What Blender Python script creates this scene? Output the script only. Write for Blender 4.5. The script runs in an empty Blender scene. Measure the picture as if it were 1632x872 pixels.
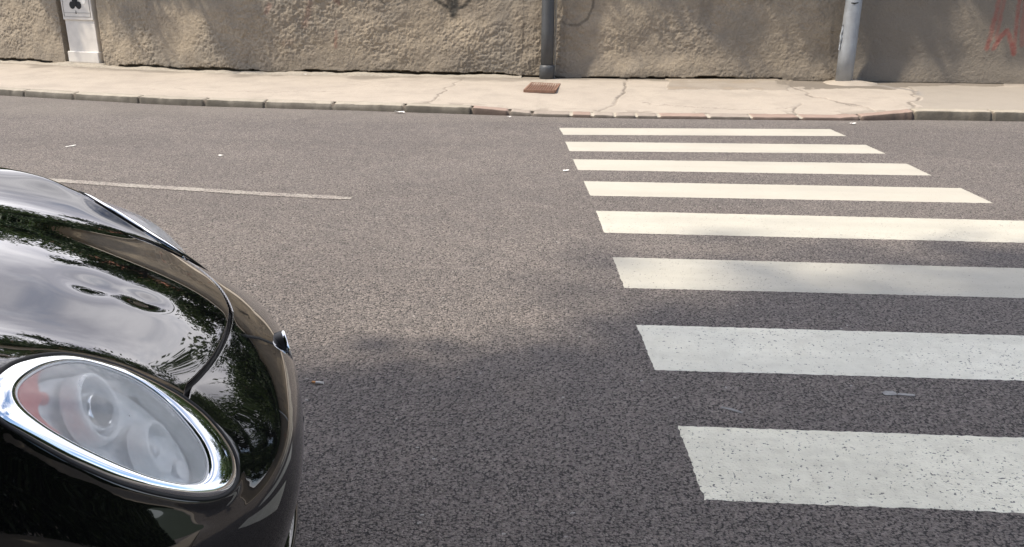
import bpy, math, random
import numpy as np
from mathutils import Matrix, Vector

# ------------------------------------------------------------------ camera, light, exposure
S = bpy.context.scene
COL = S.collection
CAM_H = 1.582
cam_d = bpy.data.cameras.new('camera')
cam = bpy.data.objects.new('camera', cam_d)
COL.objects.link(cam)
cam_d.sensor_fit = 'HORIZONTAL'
cam_d.sensor_width = 36.0
cam_d.lens = 36.0 * 1349.95 / 1632.0
cam_d.clip_start = 0.05
cam_d.clip_end = 3000
pitch, roll, yaw = 0.3338, -0.0042, 0.0561
cam.matrix_world = Matrix((
    (0.9983, -0.0225, 0.0529, 0), (0.0574, 0.3269, -0.9433, 0), (0.0040, 0.9448, 0.3277, CAM_H), (0, 0, 0, 1)))
S.camera = cam

SUN = Vector((-0.50, -0.17, 0.85)).normalized()
W = bpy.data.worlds.new('World')
S.world = W
W.use_nodes = True
nt = W.node_tree
nt.nodes.clear()
N = nt.nodes.new
out = N('ShaderNodeOutputWorld')
bg = N('ShaderNodeBackground')
sky = N('ShaderNodeTexSky')
sky.sky_type = 'NISHITA'
sky.sun_disc = False
sky.sun_elevation = math.asin(SUN.z)
sky.sun_rotation = math.atan2(SUN.x, SUN.y)
sky.air_density = 1.0
sky.dust_density = 1.5
tc = N('ShaderNodeTexCoord')
mp = N('ShaderNodeMapping')
mp.inputs['Scale'].default_value = (1.0, 1.0, 2.2)
mp.inputs['Location'].default_value = (3.1, 1.7, 0.4)
nz = N('ShaderNodeTexNoise')
nz.inputs['Scale'].default_value = 2.3
nz.inputs['Detail'].default_value = 7
nz.inputs['Roughness'].default_value = 0.55
rp = N('ShaderNodeValToRGB')
rp.color_ramp.elements[0].position = 0.44
rp.color_ramp.elements[0].color = (0, 0, 0, 1)
rp.color_ramp.elements[1].position = 0.62
rp.color_ramp.elements[1].color = (1, 1, 1, 1)
nz2 = N('ShaderNodeTexNoise')
nz2.inputs['Scale'].default_value = 5.0
nz2.inputs['Detail'].default_value = 5
rp2 = N('ShaderNodeValToRGB')
rp2.color_ramp.elements[0].position = 0.35
rp2.color_ramp.elements[0].color = (5.2, 5.15, 5.8, 1)
rp2.color_ramp.elements[1].position = 0.7
rp2.color_ramp.elements[1].color = (11.4, 11.1, 11.4, 1)
mx = N('ShaderNodeMixRGB')
sx = N('ShaderNodeSeparateXYZ')
ad = N('ShaderNodeMath'); ad.operation = 'MULTIPLY_ADD'; ad.inputs[1].default_value = 0.16
nt.links.new(tc.outputs['Generated'], sx.inputs[0]); nt.links.new(sx.outputs[1], ad.inputs[0]); nt.links.new(nz.outputs[0], ad.inputs[2])
for a, b in ((tc.outputs['Generated'], mp.inputs[0]), (mp.outputs[0], nz.inputs['Vector']), (mp.outputs[0], nz2.inputs['Vector']),
             (ad.outputs[0], rp.inputs[0]), (nz2.outputs[0], rp2.inputs[0]), (rp.outputs[0], mx.inputs[0]),
             (sky.outputs[0], mx.inputs[1]), (rp2.outputs[0], mx.inputs[2]), (mx.outputs[0], bg.inputs[0]), (bg.outputs[0], out.inputs[0])):
    nt.links.new(a, b)
bg.inputs[1].default_value = 0.158

sun_d = bpy.data.lights.new('sun', 'SUN')
sun_d.energy = 3.5
sun_d.angle = math.radians(2.0)
sun_d.color = (1.0, 0.90, 0.76)
sun = bpy.data.objects.new('sun', sun_d)
COL.objects.link(sun)
sun.rotation_euler = (-SUN).to_track_quat('-Z', 'Y').to_euler()

S.view_settings.view_transform = 'Standard'
S.view_settings.look = 'None'
S.view_settings.gamma = 1
S.view_settings.exposure = 0.66
S.render.engine = 'CYCLES'
S.cycles.max_bounces = 10
S.cycles.use_denoising = True
S.cycles.sample_clamp_indirect = 4.0
W.cycles.sampling_method = 'MANUAL'
W.cycles.sample_map_resolution = 2048
S.cycles.transparent_max_bounces = 24

rng = random.Random(5)
npr = np.random.default_rng(7)

# ------------------------------------------------------------------ helpers
def link(o, parent=None):
    COL.objects.link(o)
    if parent is not None:
        o.parent = parent
    return o

def tag(o, label=None, cat=None, group=None, kind=None):
    if label: o['label'] = label
    if cat: o['category'] = cat
    if group: o['group'] = group
    if kind: o['kind'] = kind
    return o

def empty(name, loc=(0, 0, 0), rz=0.0):
    o = bpy.data.objects.new(name, None)
    o.empty_display_size = 0.1
    o.location = loc
    o.rotation_euler = (0, 0, rz)
    return link(o)

def mesh(name, V, F, mat=None, parent=None, smooth=False):
    """V (n,3), F: list of tuples or (m,k) int array -> linked object"""
    me = bpy.data.meshes.new(name)
    V = np.asarray(V, float).reshape(-1, 3)
    if isinstance(F, np.ndarray):
        m, k = F.shape
        me.vertices.add(len(V))
        me.vertices.foreach_set('co', V.astype(np.float32).ravel())
        me.loops.add(m * k)
        me.loops.foreach_set('vertex_index', F.astype(np.int32).ravel())
        me.polygons.add(m)
        me.polygons.foreach_set('loop_start', np.arange(0, m * k, k, dtype=np.int32))
        me.update(calc_edges=True)
    else:
        me.from_pydata(V.tolist(), [], F)
        me.update()
    if smooth:
        me.polygons.foreach_set('use_smooth', np.ones(len(me.polygons), dtype=bool))
    me.validate()
    o = bpy.data.objects.new(name, me)
    if mat: me.materials.append(mat)
    return link(o, parent)

def grid_faces(nu, nv, closed_u=False, closed_v=False):
    iu = np.arange(nu if closed_u else nu - 1)
    iv = np.arange(nv if closed_v else nv - 1)
    a, b = np.meshgrid(iu, iv, indexing='ij')
    a2, b2 = (a + 1) % nu, (b + 1) % nv
    return np.stack([a * nv + b, a2 * nv + b, a2 * nv + b2, a * nv + b2], -1).reshape(-1, 4)

class MB:
    def __init__(s): s.V = []; s.F = []
    def add(s, V, F):
        n = len(s.V); s.V += [tuple(v) for v in V]; s.F += [tuple(int(i) + n for i in f) for f in F]
        return s
    def box(s, c, d, rz=0, bev=0.0):
        x, y, z = d[0] / 2, d[1] / 2, d[2] / 2
        b = min(bev, x * .9, y * .9, z * .9)
        cs, sn = math.cos(rz), math.sin(rz)
        prof = [(-x + b, -y), (x - b, -y), (x, -y + b), (x, y - b), (x - b, y), (-x + b, y), (-x, y - b), (-x, -y + b)] if b else [(-x, -y), (x, -y), (x, y), (-x, y)]
        n = len(prof)
        rings = [(z, 1)] if not b else []
        lv = [(-z, b), (-z + b, 0), (z - b, 0), (z, b)] if b else [(-z, 0), (z, 0)]
        V = []
        for zz, ins in lv:
            for px, py in prof:
                fx = px * (1 - ins / x); fy = py * (1 - ins / y)
                V.append((c[0] + fx * cs - fy * sn, c[1] + fx * sn + fy * cs, c[2] + zz))
        F = [tuple(range(n))[::-1], tuple(range((len(lv) - 1) * n, len(lv) * n))]
        for k in range(len(lv) - 1):
            for i in range(n):
                j = (i + 1) % n
                F.append((k * n + i, k * n + j, (k + 1) * n + j, (k + 1) * n + i))
        return s.add(V, F)
    def tube(s, P, R, n=12, cap=True):
        P = np.asarray(P, float)
        R = np.broadcast_to(np.asarray(R, float), (len(P),))
        V, F = tube_np(P, R, n)
        s.add(V, F)
        if cap:
            m = len(s.V) - len(V)
            s.F.append(tuple(m + i for i in range(n))[::-1])
            s.F.append(tuple(m + (len(P) - 1) * n + i for i in range(n)))
        return s
    def build(s, name, mat, parent=None, smooth=False):
        return mesh(name, s.V, s.F, mat, parent, smooth)

def tube_np(P, R, n, closed=False):
    T = (np.roll(P, -1, 0) - np.roll(P, 1, 0)) if closed else np.gradient(P, axis=0)
    T /= np.linalg.norm(T, axis=1, keepdims=True) + 1e-12
    up = np.array([0, 0, 1.0]) if abs(T[0][2]) < .9 else np.array([1.0, 0, 0])
    V = []
    A = np.cross(T[0], up); A /= np.linalg.norm(A)
    for p, t, r in zip(P, T, R):
        A = A - t * (A @ t); A /= np.linalg.norm(A)
        B = np.cross(t, A)
        for k in range(n):
            a = 2 * math.pi * k / n
            V.append(p + r * (math.cos(a) * A + math.sin(a) * B))
    return np.array(V), grid_faces(len(P), n, closed, True)

def lathe(prof, n=24):
    """profile of (r, z) turned round z"""
    V = []
    for r, z in prof:
        for k in range(n):
            a = 2 * math.pi * k / n
            V.append((r * math.cos(a), r * math.sin(a), z))
    return np.array(V), grid_faces(len(prof), n, False, True)

def hash2(ix, iy, seed):
    h = (ix.astype(np.int64) * 374761393 + iy.astype(np.int64) * 668265263 + seed * 974711) & 0x7fffffff
    h = ((h ^ (h >> 13)) * 1274126177) & 0x7fffffff
    h = h ^ (h >> 16)
    return (h & 0xffff) / 65535.0

def vnoise(x, y, seed=0):
    x = np.asarray(x, float); y = np.asarray(y, float)
    ix = np.floor(x); iy = np.floor(y)
    fx = x - ix; fy = y - iy
    fx = fx * fx * (3 - 2 * fx); fy = fy * fy * (3 - 2 * fy)
    a = hash2(ix, iy, seed); b = hash2(ix + 1, iy, seed); c = hash2(ix, iy + 1, seed); d = hash2(ix + 1, iy + 1, seed)
    return (a * (1 - fx) + b * fx) * (1 - fy) + (c * (1 - fx) + d * fx) * fy - .5

def fbm(x, y, sc, octv=3, seed=0, gain=.5):
    t = 0; a = 1.0; n = 0
    for k in range(octv):
        t = t + a * vnoise(x / sc, y / sc, seed + k * 17); n += a; a *= gain; sc *= .5
    return t / n * 2

def sstep(a, b, x):
    t = np.clip((x - a) / (b - a), 0, 1)
    return t * t * (3 - 2 * t)

def seg_dist(px, py, poly):
    d = np.full(np.shape(px), 1e9)
    for (ax, ay), (bx, by) in zip(poly[:-1], poly[1:]):
        vx, vy = bx - ax, by - ay
        t = np.clip(((px - ax) * vx + (py - ay) * vy) / (vx * vx + vy * vy + 1e-12), 0, 1)
        d = np.minimum(d, np.hypot(px - ax - t * vx, py - ay - t * vy))
    return d

def inside(px, py, poly):
    r = np.zeros(np.shape(px), bool)
    n = len(poly)
    for i in range(n):
        ax, ay = poly[i]; bx, by = poly[(i + 1) % n]
        if ay == by: continue
        c = ((ay > py) != (by > py)) & (px < (bx - ax) * (py - ay) / (by - ay) + ax)
        r ^= c
    return r

def color_attr(o, name, rgba):
    a = o.data.color_attributes.new(name, 'FLOAT_COLOR', 'POINT')
    a.data.foreach_set('color', np.asarray(rgba, np.float32).ravel())

# ------------------------------------------------------------------ materials
class NT:
    def __init__(s, name):
        s.m = bpy.data.materials.new(name)
        s.m.use_nodes = True
        s.t = s.m.node_tree
        s.b = s.t.nodes['Principled BSDF']
    def n(s, kind, **kw):
        x = s.t.nodes.new('ShaderNode' + kind)
        for k, v in kw.items():
            if k in x.inputs.keys(): x.inputs[k].default_value = v
            else: setattr(x, k, v)
        return x
    def l(s, a, b): s.t.links.new(a, b); return s
    def val(s, node, idx, v):
        if hasattr(v, 'is_linked') or isinstance(v, bpy.types.NodeSocket): s.l(v, node.inputs[idx])
        else: node.inputs[idx].default_value = v
    def math(s, op, a, b=0.0, c=None):
        x = s.n('Math', operation=op)
        s.val(x, 0, a); s.val(x, 1, b)
        if c is not None: s.val(x, 2, c)
        return x.outputs[0]
    def mix(s, f, a, b, mode='MIX'):
        x = s.n('MixRGB', blend_type=mode)
        s.val(x, 0, f)
        for i, v in ((1, a), (2, b)):
            if isinstance(v, bpy.types.NodeSocket): s.l(v, x.inputs[i])
            else: x.inputs[i].default_value = (*v, 1) if len(v) == 3 else v
        return x.outputs[0]
    def ramp(s, f, stops):
        x = s.n('ValToRGB')
        e = x.color_ramp.elements
        while len(e) < len(stops): e.new(0.5)
        for k, (p, c) in zip(e, stops):
            k.position = p
            k.color = (c, c, c, 1) if not hasattr(c, '__len__') else (*c, 1)
        s.l(f, x.inputs[0])
        return x.outputs[0]
    def noise(s, vec, scale, detail=4, rough=.55, dist=0.0):
        x = s.n('TexNoise', Scale=scale, Detail=detail, Roughness=rough, Distortion=dist)
        s.l(vec, x.inputs['Vector'])
        return x.outputs[0]
    def obj(s): return s.n('TexCoord').outputs['Object']
    def bump(s, h, dist, strength=1.0, prev=None):
        x = s.n('Bump', Strength=strength, Distance=dist)
        s.l(h, x.inputs['Height'])
        if prev is not None: s.l(prev, x.inputs['Normal'])
        return x.outputs[0]
    def fin(s, col=None, rough=None, normal=None, **kw):
        for k, v in (('Base Color', col), ('Roughness', rough), ('Normal', normal)):
            if v is None: continue
            if isinstance(v, bpy.types.NodeSocket): s.l(v, s.b.inputs[k])
            else: s.b.inputs[k].default_value = (*v, 1) if hasattr(v, '__len__') else v
        for k, v in kw.items():
            s.b.inputs[k.replace('_', ' ')].default_value = v
        return s.m

def asphalt_nodes(M, P):
    """aggregate: stones of about a centimetre set in dark binder; returns colour, height"""
    warp = M.n('TexNoise', Scale=60.0, Detail=1.0)
    M.l(P, warp.inputs['Vector'])
    wv = M.n('VectorMath', operation='MULTIPLY_ADD')
    M.l(warp.outputs['Color'], wv.inputs[0])
    wv.inputs[1].default_value = (.008, .008, 0)
    M.l(P, wv.inputs[2])
    v1 = M.n('TexVoronoi', feature='F1', Scale=100.0)
    v1.voronoi_dimensions = '2D'
    M.l(wv.outputs[0], v1.inputs['Vector'])
    v2 = M.n('TexVoronoi', feature='F1', Scale=190.0)
    v2.voronoi_dimensions = '2D'
    M.l(wv.outputs[0], v2.inputs['Vector'])
    sep = M.n('SeparateColor')
    M.l(v1.outputs['Color'], sep.inputs[0])
    r1, r2 = sep.outputs[0], sep.outputs[1]
    n1 = M.noise(P, 85.0, 4, .7)
    # stone tops: high where the cell centre is near, lowered at random
    h = M.math('SUBTRACT', 1.0, M.math('MULTIPLY', v1.outputs['Distance'], .95))
    h = M.math('ADD', h, M.math('MULTIPLY', M.math('SUBTRACT', r1, .5), .62))
    h = M.math('ADD', h, M.math('MULTIPLY', M.math('SUBTRACT', n1, .5), 1.9))
    h = M.math('SUBTRACT', h, M.math('MULTIPLY', v2.outputs['Distance'], .40))
    pit = M.ramp(h, [(0.06, 0.0), (0.44, 1.0)])
    stone = M.mix(r2, (.176, .153, .139), (.412, .362, .324))
    big = M.noise(P, .55, 4, .6)
    mid = M.noise(P, 5.0, 4, .6)
    stone = M.mix(M.ramp(mid, [(.35, 0.0), (.7, .45)]), stone, (.190, .176, .168))
    stone = M.mix(M.ramp(big, [(.4, 0.0), (.72, .5)]), stone, (.300, .266, .242))
    white = M.math('GREATER_THAN', M.math('MULTIPLY', r1, r2), .968)
    col = M.mix(pit, (.056, .052, .050), stone)
    col = M.mix(M.math('MULTIPLY', white, .75), col, (.55, .53, .5))
    return col, h, pit

def m_asphalt():
    M = NT('asphalt')
    P = M.obj()
    col, h, pit = asphalt_nodes(M, P)
    # long wheel-track and patch tone along the road
    mp_ = M.n('Mapping'); M.l(P, mp_.inputs[0]); mp_.inputs['Scale'].default_value = (.12, 1.1, 1)
    tr = M.noise(mp_.outputs[0], 1.0, 3, .5)
    col = M.mix(M.ramp(tr, [(.35, 0.0), (.7, .30)]), col, M.mix(1.0, col, (.72, .72, .74), 'MULTIPLY'))
    sp = M.n('SeparateXYZ'); M.l(P, sp.inputs[0])
    wob = M.math('MULTIPLY', M.math('SUBTRACT', M.noise(P, .9, 4, .6), .5), 1.2)
    mr = M.n('MapRange'); mr.inputs[1].default_value = 9.7; mr.inputs[2].default_value = 10.6
    M.l(M.math('ADD', sp.outputs[1], wob), mr.inputs[0])
    col = M.mix(M.math('MULTIPLY', mr.outputs[0], .35), col, (.30, .27, .23))
    pt = M.noise(P, .35, 2, .4, 1.5)
    col = M.mix(M.ramp(pt, [(.53, 0.0), (.56, .22)]), col, M.mix(1.0, col, (.70, .70, .72), 'MULTIPLY'))
    spots = M.noise(P, 3.2, 2, .5)
    col = M.mix(M.ramp(spots, [(.70, 0.0), (.76, .45)]), col, M.mix(1.0, col, (.55, .54, .54), 'MULTIPLY'))
    return M.fin(col, .82, M.bump(h, .009, 1.0), Specular_IOR_Level=.35)

def m_paint(name, base, wear, dirt):
    M = NT(name)
    P = M.obj()
    acol, h, pit = asphalt_nodes(M, P)
    n1 = M.noise(P, 1.6, 5, .62)
    n3 = M.noise(P, 75.0, 2, .6)
    pits = M.math('ADD', M.math('MULTIPLY', h, .34), M.math('MULTIPLY', n3, 1.0))
    hole = M.ramp(M.math('ADD', pits, M.math('MULTIPLY', M.math('SUBTRACT', n1, .5), .28)), [(wear - .02, 1.0), (wear + .035, 0.0)])
    c = M.mix(M.ramp(n1, [(.38, 0.0), (.75, dirt)]), base, tuple(x * .55 for x in base))
    mp_ = M.n('Mapping'); M.l(P, mp_.inputs[0]); mp_.inputs['Scale'].default_value = (.25, 2.2, 1)
    ty = M.noise(mp_.outputs[0], 1.7, 5, .6)
    c = M.mix(M.ramp(ty, [(.45, 0.0), (.75, dirt)]), c, tuple(x * .62 for x in base))
    n2 = M.noise(P, 14.0, 4, .65)
    c = M.mix(M.ramp(n2, [(.45, 0.0), (.8, dirt * .7)]), c, (.42, .39, .30))
    c = M.mix(hole, c, M.mix(.5, acol, (.24, .235, .22)))
    return M.fin(c, .6, M.bump(M.math('SUBTRACT', M.math('MULTIPLY', h, .5), hole), .004, .8))

def m_worn_line():
    M = NT('worn_line_paint')
    P = M.obj()
    acol, h, pit = asphalt_nodes(M, P)
    n = M.noise(P, 45.0, 4, .7)
    k = M.ramp(M.math('ADD', n, M.math('MULTIPLY', M.math('SUBTRACT', M.noise(P, 3.0, 2), .5), .35)), [(.45, 0.0), (.56, .85)])
    c = M.mix(k, acol, (.38, .355, .31))
    return M.fin(c, .8, M.bump(h, .005, .8))

def m_concrete():
    M = NT('pavement_concrete')
    P = M.obj()
    at = M.n('VertexColor', layer_name='mark')
    n1 = M.noise(P, 1.3, 5, .6); n2 = M.noise(P, 60, 3, .6); n3 = M.noise(P, 9, 4, .6)
    c = M.mix(M.ramp(n1, [(.35, 0.0), (.7, 1.0)]), (.415, .362, .298), (.36, .312, .258))
    c = M.mix(M.ramp(n3, [(.45, 0.0), (.75, .35)]), c, (.33, .29, .24))
    c = M.mix(M.ramp(n2, [(.4, 0.0), (.7, .35)]), c, (.30, .27, .23))
    n4 = M.noise(P, 150.0, 2, .5); n5 = M.noise(P, 2.6, 6, .7)
    c = M.mix(M.ramp(n5, [(.50, 0.0), (.72, .45)]), c, (.27, .24, .20))
    c = M.mix(M.ramp(n4, [(.60, 0.0), (.72, .6)]), c, (.20, .18, .15))
    c = M.mix(at.outputs['Alpha'], c, at.outputs['Color'])
    return M.fin(c, .9, M.bump(n2, .006, .9))

def m_kerb():
    M = NT('kerb_stone')
    P = M.obj()
    at = M.n('VertexColor', layer_name='mark')
    n2 = M.noise(P, 45, 4, .6); n3 = M.noise(P, 7, 4, .6)
    c = M.mix(M.ramp(n3, [(.3, 0.0), (.75, .5)]), at.outputs['Color'], M.mix(1.0, at.outputs['Color'], (.6, .58, .55), 'MULTIPLY'))
    c = M.mix(M.ramp(n2, [(.45, 0.0), (.75, .4)]), c, M.mix(1.0, c, (.65, .62, .6), 'MULTIPLY'))
    return M.fin(c, .88, M.bump(n2, .006, .8))

def m_stucco():
    M = NT('rough_render')
    P = M.obj()
    at = M.n('VertexColor', layer_name='mark')
    n1 = M.noise(P, .8, 5, .6); n2 = M.noise(P, 42, 4, .65); n3 = M.noise(P, 4.5, 5, .65)
    c = M.mix(M.ramp(n1, [(.34, 0.0), (.68, 1.0)]), (.395, .328, .24), (.30, .255, .197))
    c = M.mix(M.ramp(n3, [(.42, 0.0), (.72, .55)]), c, (.225, .195, .16))
    c = M.mix(M.ramp(n2, [(.40, 0.0), (.72, .45)]), c, (.19, .165, .135))
    c = M.mix(at.outputs['Alpha'], c, at.outputs['Color'])
    return M.fin(c, .95, M.bump(n2, .012, .8), Specular_IOR_Level=.2)

def m_plain(name, col, rough=.5, var=.25, scale=12.0, metal=0.0, bump=0.0, **kw):
    M = NT(name)
    P = M.obj()
    n1 = M.noise(P, scale, 5, .6)
    c = M.mix(M.ramp(n1, [(.35, 0.0), (.75, var)]), col, tuple(x * .45 for x in col))
    return M.fin(c, rough, M.bump(n1, bump, .6) if bump else None, Metallic=metal, **kw)

def m_leaf(name, a, b):
    M = NT(name)
    g = M.n('NewGeometry')
    P = M.obj()
    n = M.noise(P, 1.1, 3, .5)
    c = M.mix(g.outputs['Random Per Island'], a, b)
    c = M.mix(M.ramp(n, [(.4, 0.0), (.65, .5)]), c, tuple(x * .6 for x in a))
    tr = M.n('BsdfTranslucent')
    M.l(c, tr.inputs[0])
    ms = M.n('MixShader'); ms.inputs[0].default_value = .3
    M.fin(c, .55)
    M.l(M.b.outputs[0], ms.inputs[1]); M.l(tr.outputs[0], ms.inputs[2])
    M.l(ms.outputs[0], M.t.nodes['Material Output'].inputs[0])
    return M.m

def m_car():
    M = NT('black_car_paint')
    P = M.obj()
    d = M.noise(P, 220.0, 2, .5)
    d2 = M.noise(P, 2.5, 4, .6)
    c = M.mix(M.math('MULTIPLY', M.ramp(d, [(.54, 0.0), (.78, 1.0)]), M.ramp(d2, [(.4, .0), (.8, .5)])), (.0045, .0045, .005), (.03, .029, .027))
    rg = M.ramp(d2, [(.3, .012), (.8, .04)])
    return M.fin(c, rg, None, IOR=1.52, Coat_Weight=1.0, Coat_Roughness=.008, Coat_IOR=1.5)

def m_lens():
    M = NT('headlight_polycarbonate')
    P = M.obj()
    tr = M.n('BsdfTransparent'); tr.inputs[0].default_value = (.97, .98, .98, 1)
    gl = M.n('BsdfGlossy'); gl.inputs['Roughness'].default_value = .03
    df = M.n('BsdfDiffuse'); df.inputs[0].default_value = (.93, .95, .94, 1)
    lw = M.n('LayerWeight', Blend=.5)
    fr = M.n('Math', operation='MULTIPLY_ADD'); M.l(M.math('POWER', lw.outputs['Facing'], 4.0), fr.inputs[0]); fr.inputs[1].default_value = 1.0; fr.inputs[2].default_value = .07
    n = M.noise(P, 9.0, 4, .6)
    hz = M.ramp(n, [(.3, .26), (.75, .42)])
    m1 = M.n('MixShader'); M.l(hz, m1.inputs[0]); M.l(tr.outputs[0], m1.inputs[1]); M.l(df.outputs[0], m1.inputs[2])
    m2 = M.n('MixShader'); M.l(M.math('MULTIPLY', fr.outputs[0], .55), m2.inputs[0]); M.l(m1.outputs[0], m2.inputs[1]); M.l(gl.outputs[0], m2.inputs[2])
    M.l(m2.outputs[0], M.t.nodes['Material Output'].inputs[0])
    return M.m

def m_tiles():
    M = NT('roof_tiles')
    P = M.obj()
    w = M.n('TexWave', Scale=3.0, Distortion=.6, bands_direction='X'); M.l(P, w.inputs[0])
    c = M.mix(w.outputs[1], (.30, .12, .06), (.18, .07, .04))
    return M.fin(c, .9)

MAT = dict(
    asphalt=m_asphalt(), concrete=m_concrete(), kerb=m_kerb(), stucco=m_stucco(), line=m_worn_line(),
    paint_far=m_paint('road_paint_fresh_sun_dimmed', (.475, .45, .385), .27, .25),  # lit copy of the stripe paint, base dimmed against the sun
    paint_mid=m_paint('road_paint_used_sun_dimmed', (.51, .49, .42), .345, .35),  # copy for sunlit and half-shaded stripes, base dimmed a little less
    paint_near=m_paint('road_paint_pitted_shade_lifted', (.88, .86, .73), .37, .45),  # shaded copy: base lifted to offset the tree shade, besides real pitting
    paint_nearest=m_paint('road_paint_worn_shade_lifted', (.93, .90, .74), .395, .55),  # shaded copy: base lifted further against the shade, besides real wear
    car=m_car(), lens=m_lens(),
    chrome=m_plain('chrome', (.86, .87, .88), .03, .05, 30, 1.0),
    silver=m_plain('silver_reflector', (.62, .64, .66), .3, .10, 8, .3),
    satin=m_plain('pale_grey_housing', (.90, .91, .90), .5, .10, 10, 0),
    bowl=m_plain('grey_housing', (.82, .83, .82), .5, .15, 10, 0),
    amber=m_plain('red_amber_reflector', (.75, .09, .035), .35, .2, 40),
    rubber=m_plain('black_rubber', (.012, .012, .012), .6, .2, 20),
    plastic=m_plain('black_plastic', (.018, .018, .019), .45, .2, 30),
    glass_dark=m_plain('tinted_glass', (.01, .012, .012), .02, .1, 4),
    lamp_glass=m_plain('projector_glass', (.05, .06, .07), .02, .1, 4),
    alloy=m_plain('alloy_wheel', (.45, .45, .46), .3, .2, 10, .9),
    tyre=m_plain('tyre_rubber', (.02, .02, .02), .8, .3, 30),
    red_lamp=m_plain('tail_lamp_red', (.35, .01, .01), .1, .1, 5),
    pole_dark=m_plain('dark_grey_pole_paint', (.068, .072, .076), .5, .35, 9, 0, .001),
    pole_light=m_plain('weathered_galvanised', (.36, .38, .40), .5, .5, 7, .25, .002),
    white_box=m_plain('white_cabinet_enamel', (.66, .62, .56), .45, .30, 6, 0, .0005),
    white_line=m_plain('chalk_white', (.80, .78, .72), .6, .2, 9),
    grey_mark=m_plain('grey_scuff', (.52, .50, .46), .7, .2, 9),
    slot=m_plain('black_hole', (.012, .012, .012), .8, .1, 9),
    rust=m_plain('rusty_iron', (.25, .145, .10), .85, .6, 30, .1, .003),
    scrap=m_plain('paper_scrap', (.82, .80, .76), .8, .15, 40),
    cork=m_plain('orange_filter_paper', (.62, .30, .12), .8, .3, 60),
    splat=m_plain('dried_gum', (.34, .335, .325), .85, .6, 45),
    bark=m_plain('bark', (.13, .10, .075), .95, .6, 12, 0, .03),
    leaf=m_leaf('leaf_green', (.045, .085, .018), (.085, .12, .03)),
    leaf2=m_leaf('leaf_dark_green', (.025, .055, .016), (.055, .085, .022)),
    facade=m_plain('cream_facade', (.52, .43, .30), .9, .25, 1.2),
    facade2=m_plain('grey_facade', (.36, .33, .30), .9, .25, 1.2),
    stone=m_plain('house_stone', (.40, .35, .27), .9, .4, 3),
    tiles=m_tiles(),
    hill=m_plain('distant_wooded_hill', (.055, .075, .05), 1, .4, .02),
    mortar=m_plain('rough_mortar', (.36, .32, .26), .95, .5, 25, 0, .01),
)

# ------------------------------------------------------------------ ground and road
XS = np.concatenate([[-900, -300, -100, -50], np.linspace(-30, 30, 61), [50, 100, 300, 900]])
YS = np.concatenate([[-900, -300, -100, -40], np.linspace(-20, 20, 41), [40, 100, 300, 900]])
gx, gy = np.meshgrid(XS, YS, indexing='ij')
road = mesh('road', np.stack([gx, gy, gx * 0], -1), grid_faces(len(XS), len(YS)), MAT['asphalt'])
tag(road, kind='structure')

KX = np.array([-40, -20, -8.9, -7.97, -6.55, -5.12, -3.77, -2.0, -1.04, -.18, .73, 2.09, 3.58, 4.3, 5.55, 8, 14, 40.])
KY = np.array([27, 17.2, 12.05, 11.76, 11.36, 11.0, 10.83, 10.65, 10.52, 10.40, 10.36, 10.38, 10.42, 10.54, 10.52, 10.44, 10.3, 9.6])
WX = np.array([-40, -26, -11.5, -8.83, -6.1, -4.8, -2.95, -1.4, -.24, 2.5, 4.3, 6.95, 14, 40.])
WY = np.array([27.5, 21.5, 15.75, 14.85, 13.95, 13.72, 13.66, 13.62, 13.55, 13.56, 13.58, 13.42, 13.1, 12.4])

def smooth_interp(x, X, Y, s):
    g = np.linspace(-s, s, 9)
    w = np.exp(-(g / s * 1.6) ** 2); w /= w.sum()
    return sum(wi * np.interp(np.asarray(x) + gi, X, Y) for wi, gi in zip(w, g))

def kerb_y(x): return smooth_interp(x, KX, KY, .35)
def wall_y(x): return smooth_interp(x, WX, WY, .5)
def kerb_h(x): return np.interp(x, [-40, -1.1, -.25, 3.35, 4.15, 4.3, 40], [.092, .088, .036, .032, .095, .112, .112])

# kerb stones: one run with open joints, chipped arrises
JX = [-13.5, -12.2, -10.9, -9.7, -8.6, -7.52, -6.67, -5.62, -4.65, -3.82, -2.91, -1.97, -1.10, -.63, -.35, .13, .39, .66, .92, 1.19, 1.79, 2.30, 2.89, 3.60, 4.26, 5.18, 6.06, 7.0, 8.0, 9.0]
grey = (.36, .325, .265); red = (.33, .245, .20); pale = (.42, .375, .30); pink = (.33, .285, .24)
SC = [grey] * 13 + [red, pink, pink, red, pink, pink, pink, red, pink, red, red, red] + [pale] * 6
xs = np.unique(np.concatenate([[-40, -30, -20], np.arange(-14, 10, .02), np.array(JX), np.array(JX) - .012, np.array(JX) + .012, [12, 20, 40]]))
yk = kerb_y(xs); hk = kerb_h(xs)
jd = np.min(np.abs(xs[:, None] - np.array(JX)[None]), 1)
jn = (jd < .013) * 1.0
low = ((xs > -.3) & (xs < 3.5)) * 1.0
prof = [(0.0, -.02), (.003, .35), (.006, .82), (.012, .95), (.026, 1.0), (.12, 1.01), (.20, 1.02), (.27, 1.0), (.275, .6)]
V = []
chip = np.clip(fbm(xs, xs * 0, .35, 3, 3), 0, 1) * .06 + np.clip(fbm(xs, xs * 0 + 9, .09, 2, 8), 0.1, 1) * .03
for k, (dy, hz) in enumerate(prof):
    e = 1.0 if k in (2, 3, 4) else .35
    w = np.where(low > 0, 1.0, .72)
    yy = yk + dy * w + jn * .018 * (k < 7) + chip * e * (1 - .6 * low) + fbm(xs, xs * 0 + k, .05, 2, 5) * .003
    zz = hk * hz - jn * .022 * (k >= 2) * (1 - .6 * low) - chip * .35 * (k in (3, 4)) * (1 - .6 * low) + fbm(xs, xs * 0 + k * 3, .06, 2, 6) * .003
    if k == 0: zz = xs * 0 - .02
    V.append(np.stack([xs, yy, zz], -1))
V = np.stack(V, 1)
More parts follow.
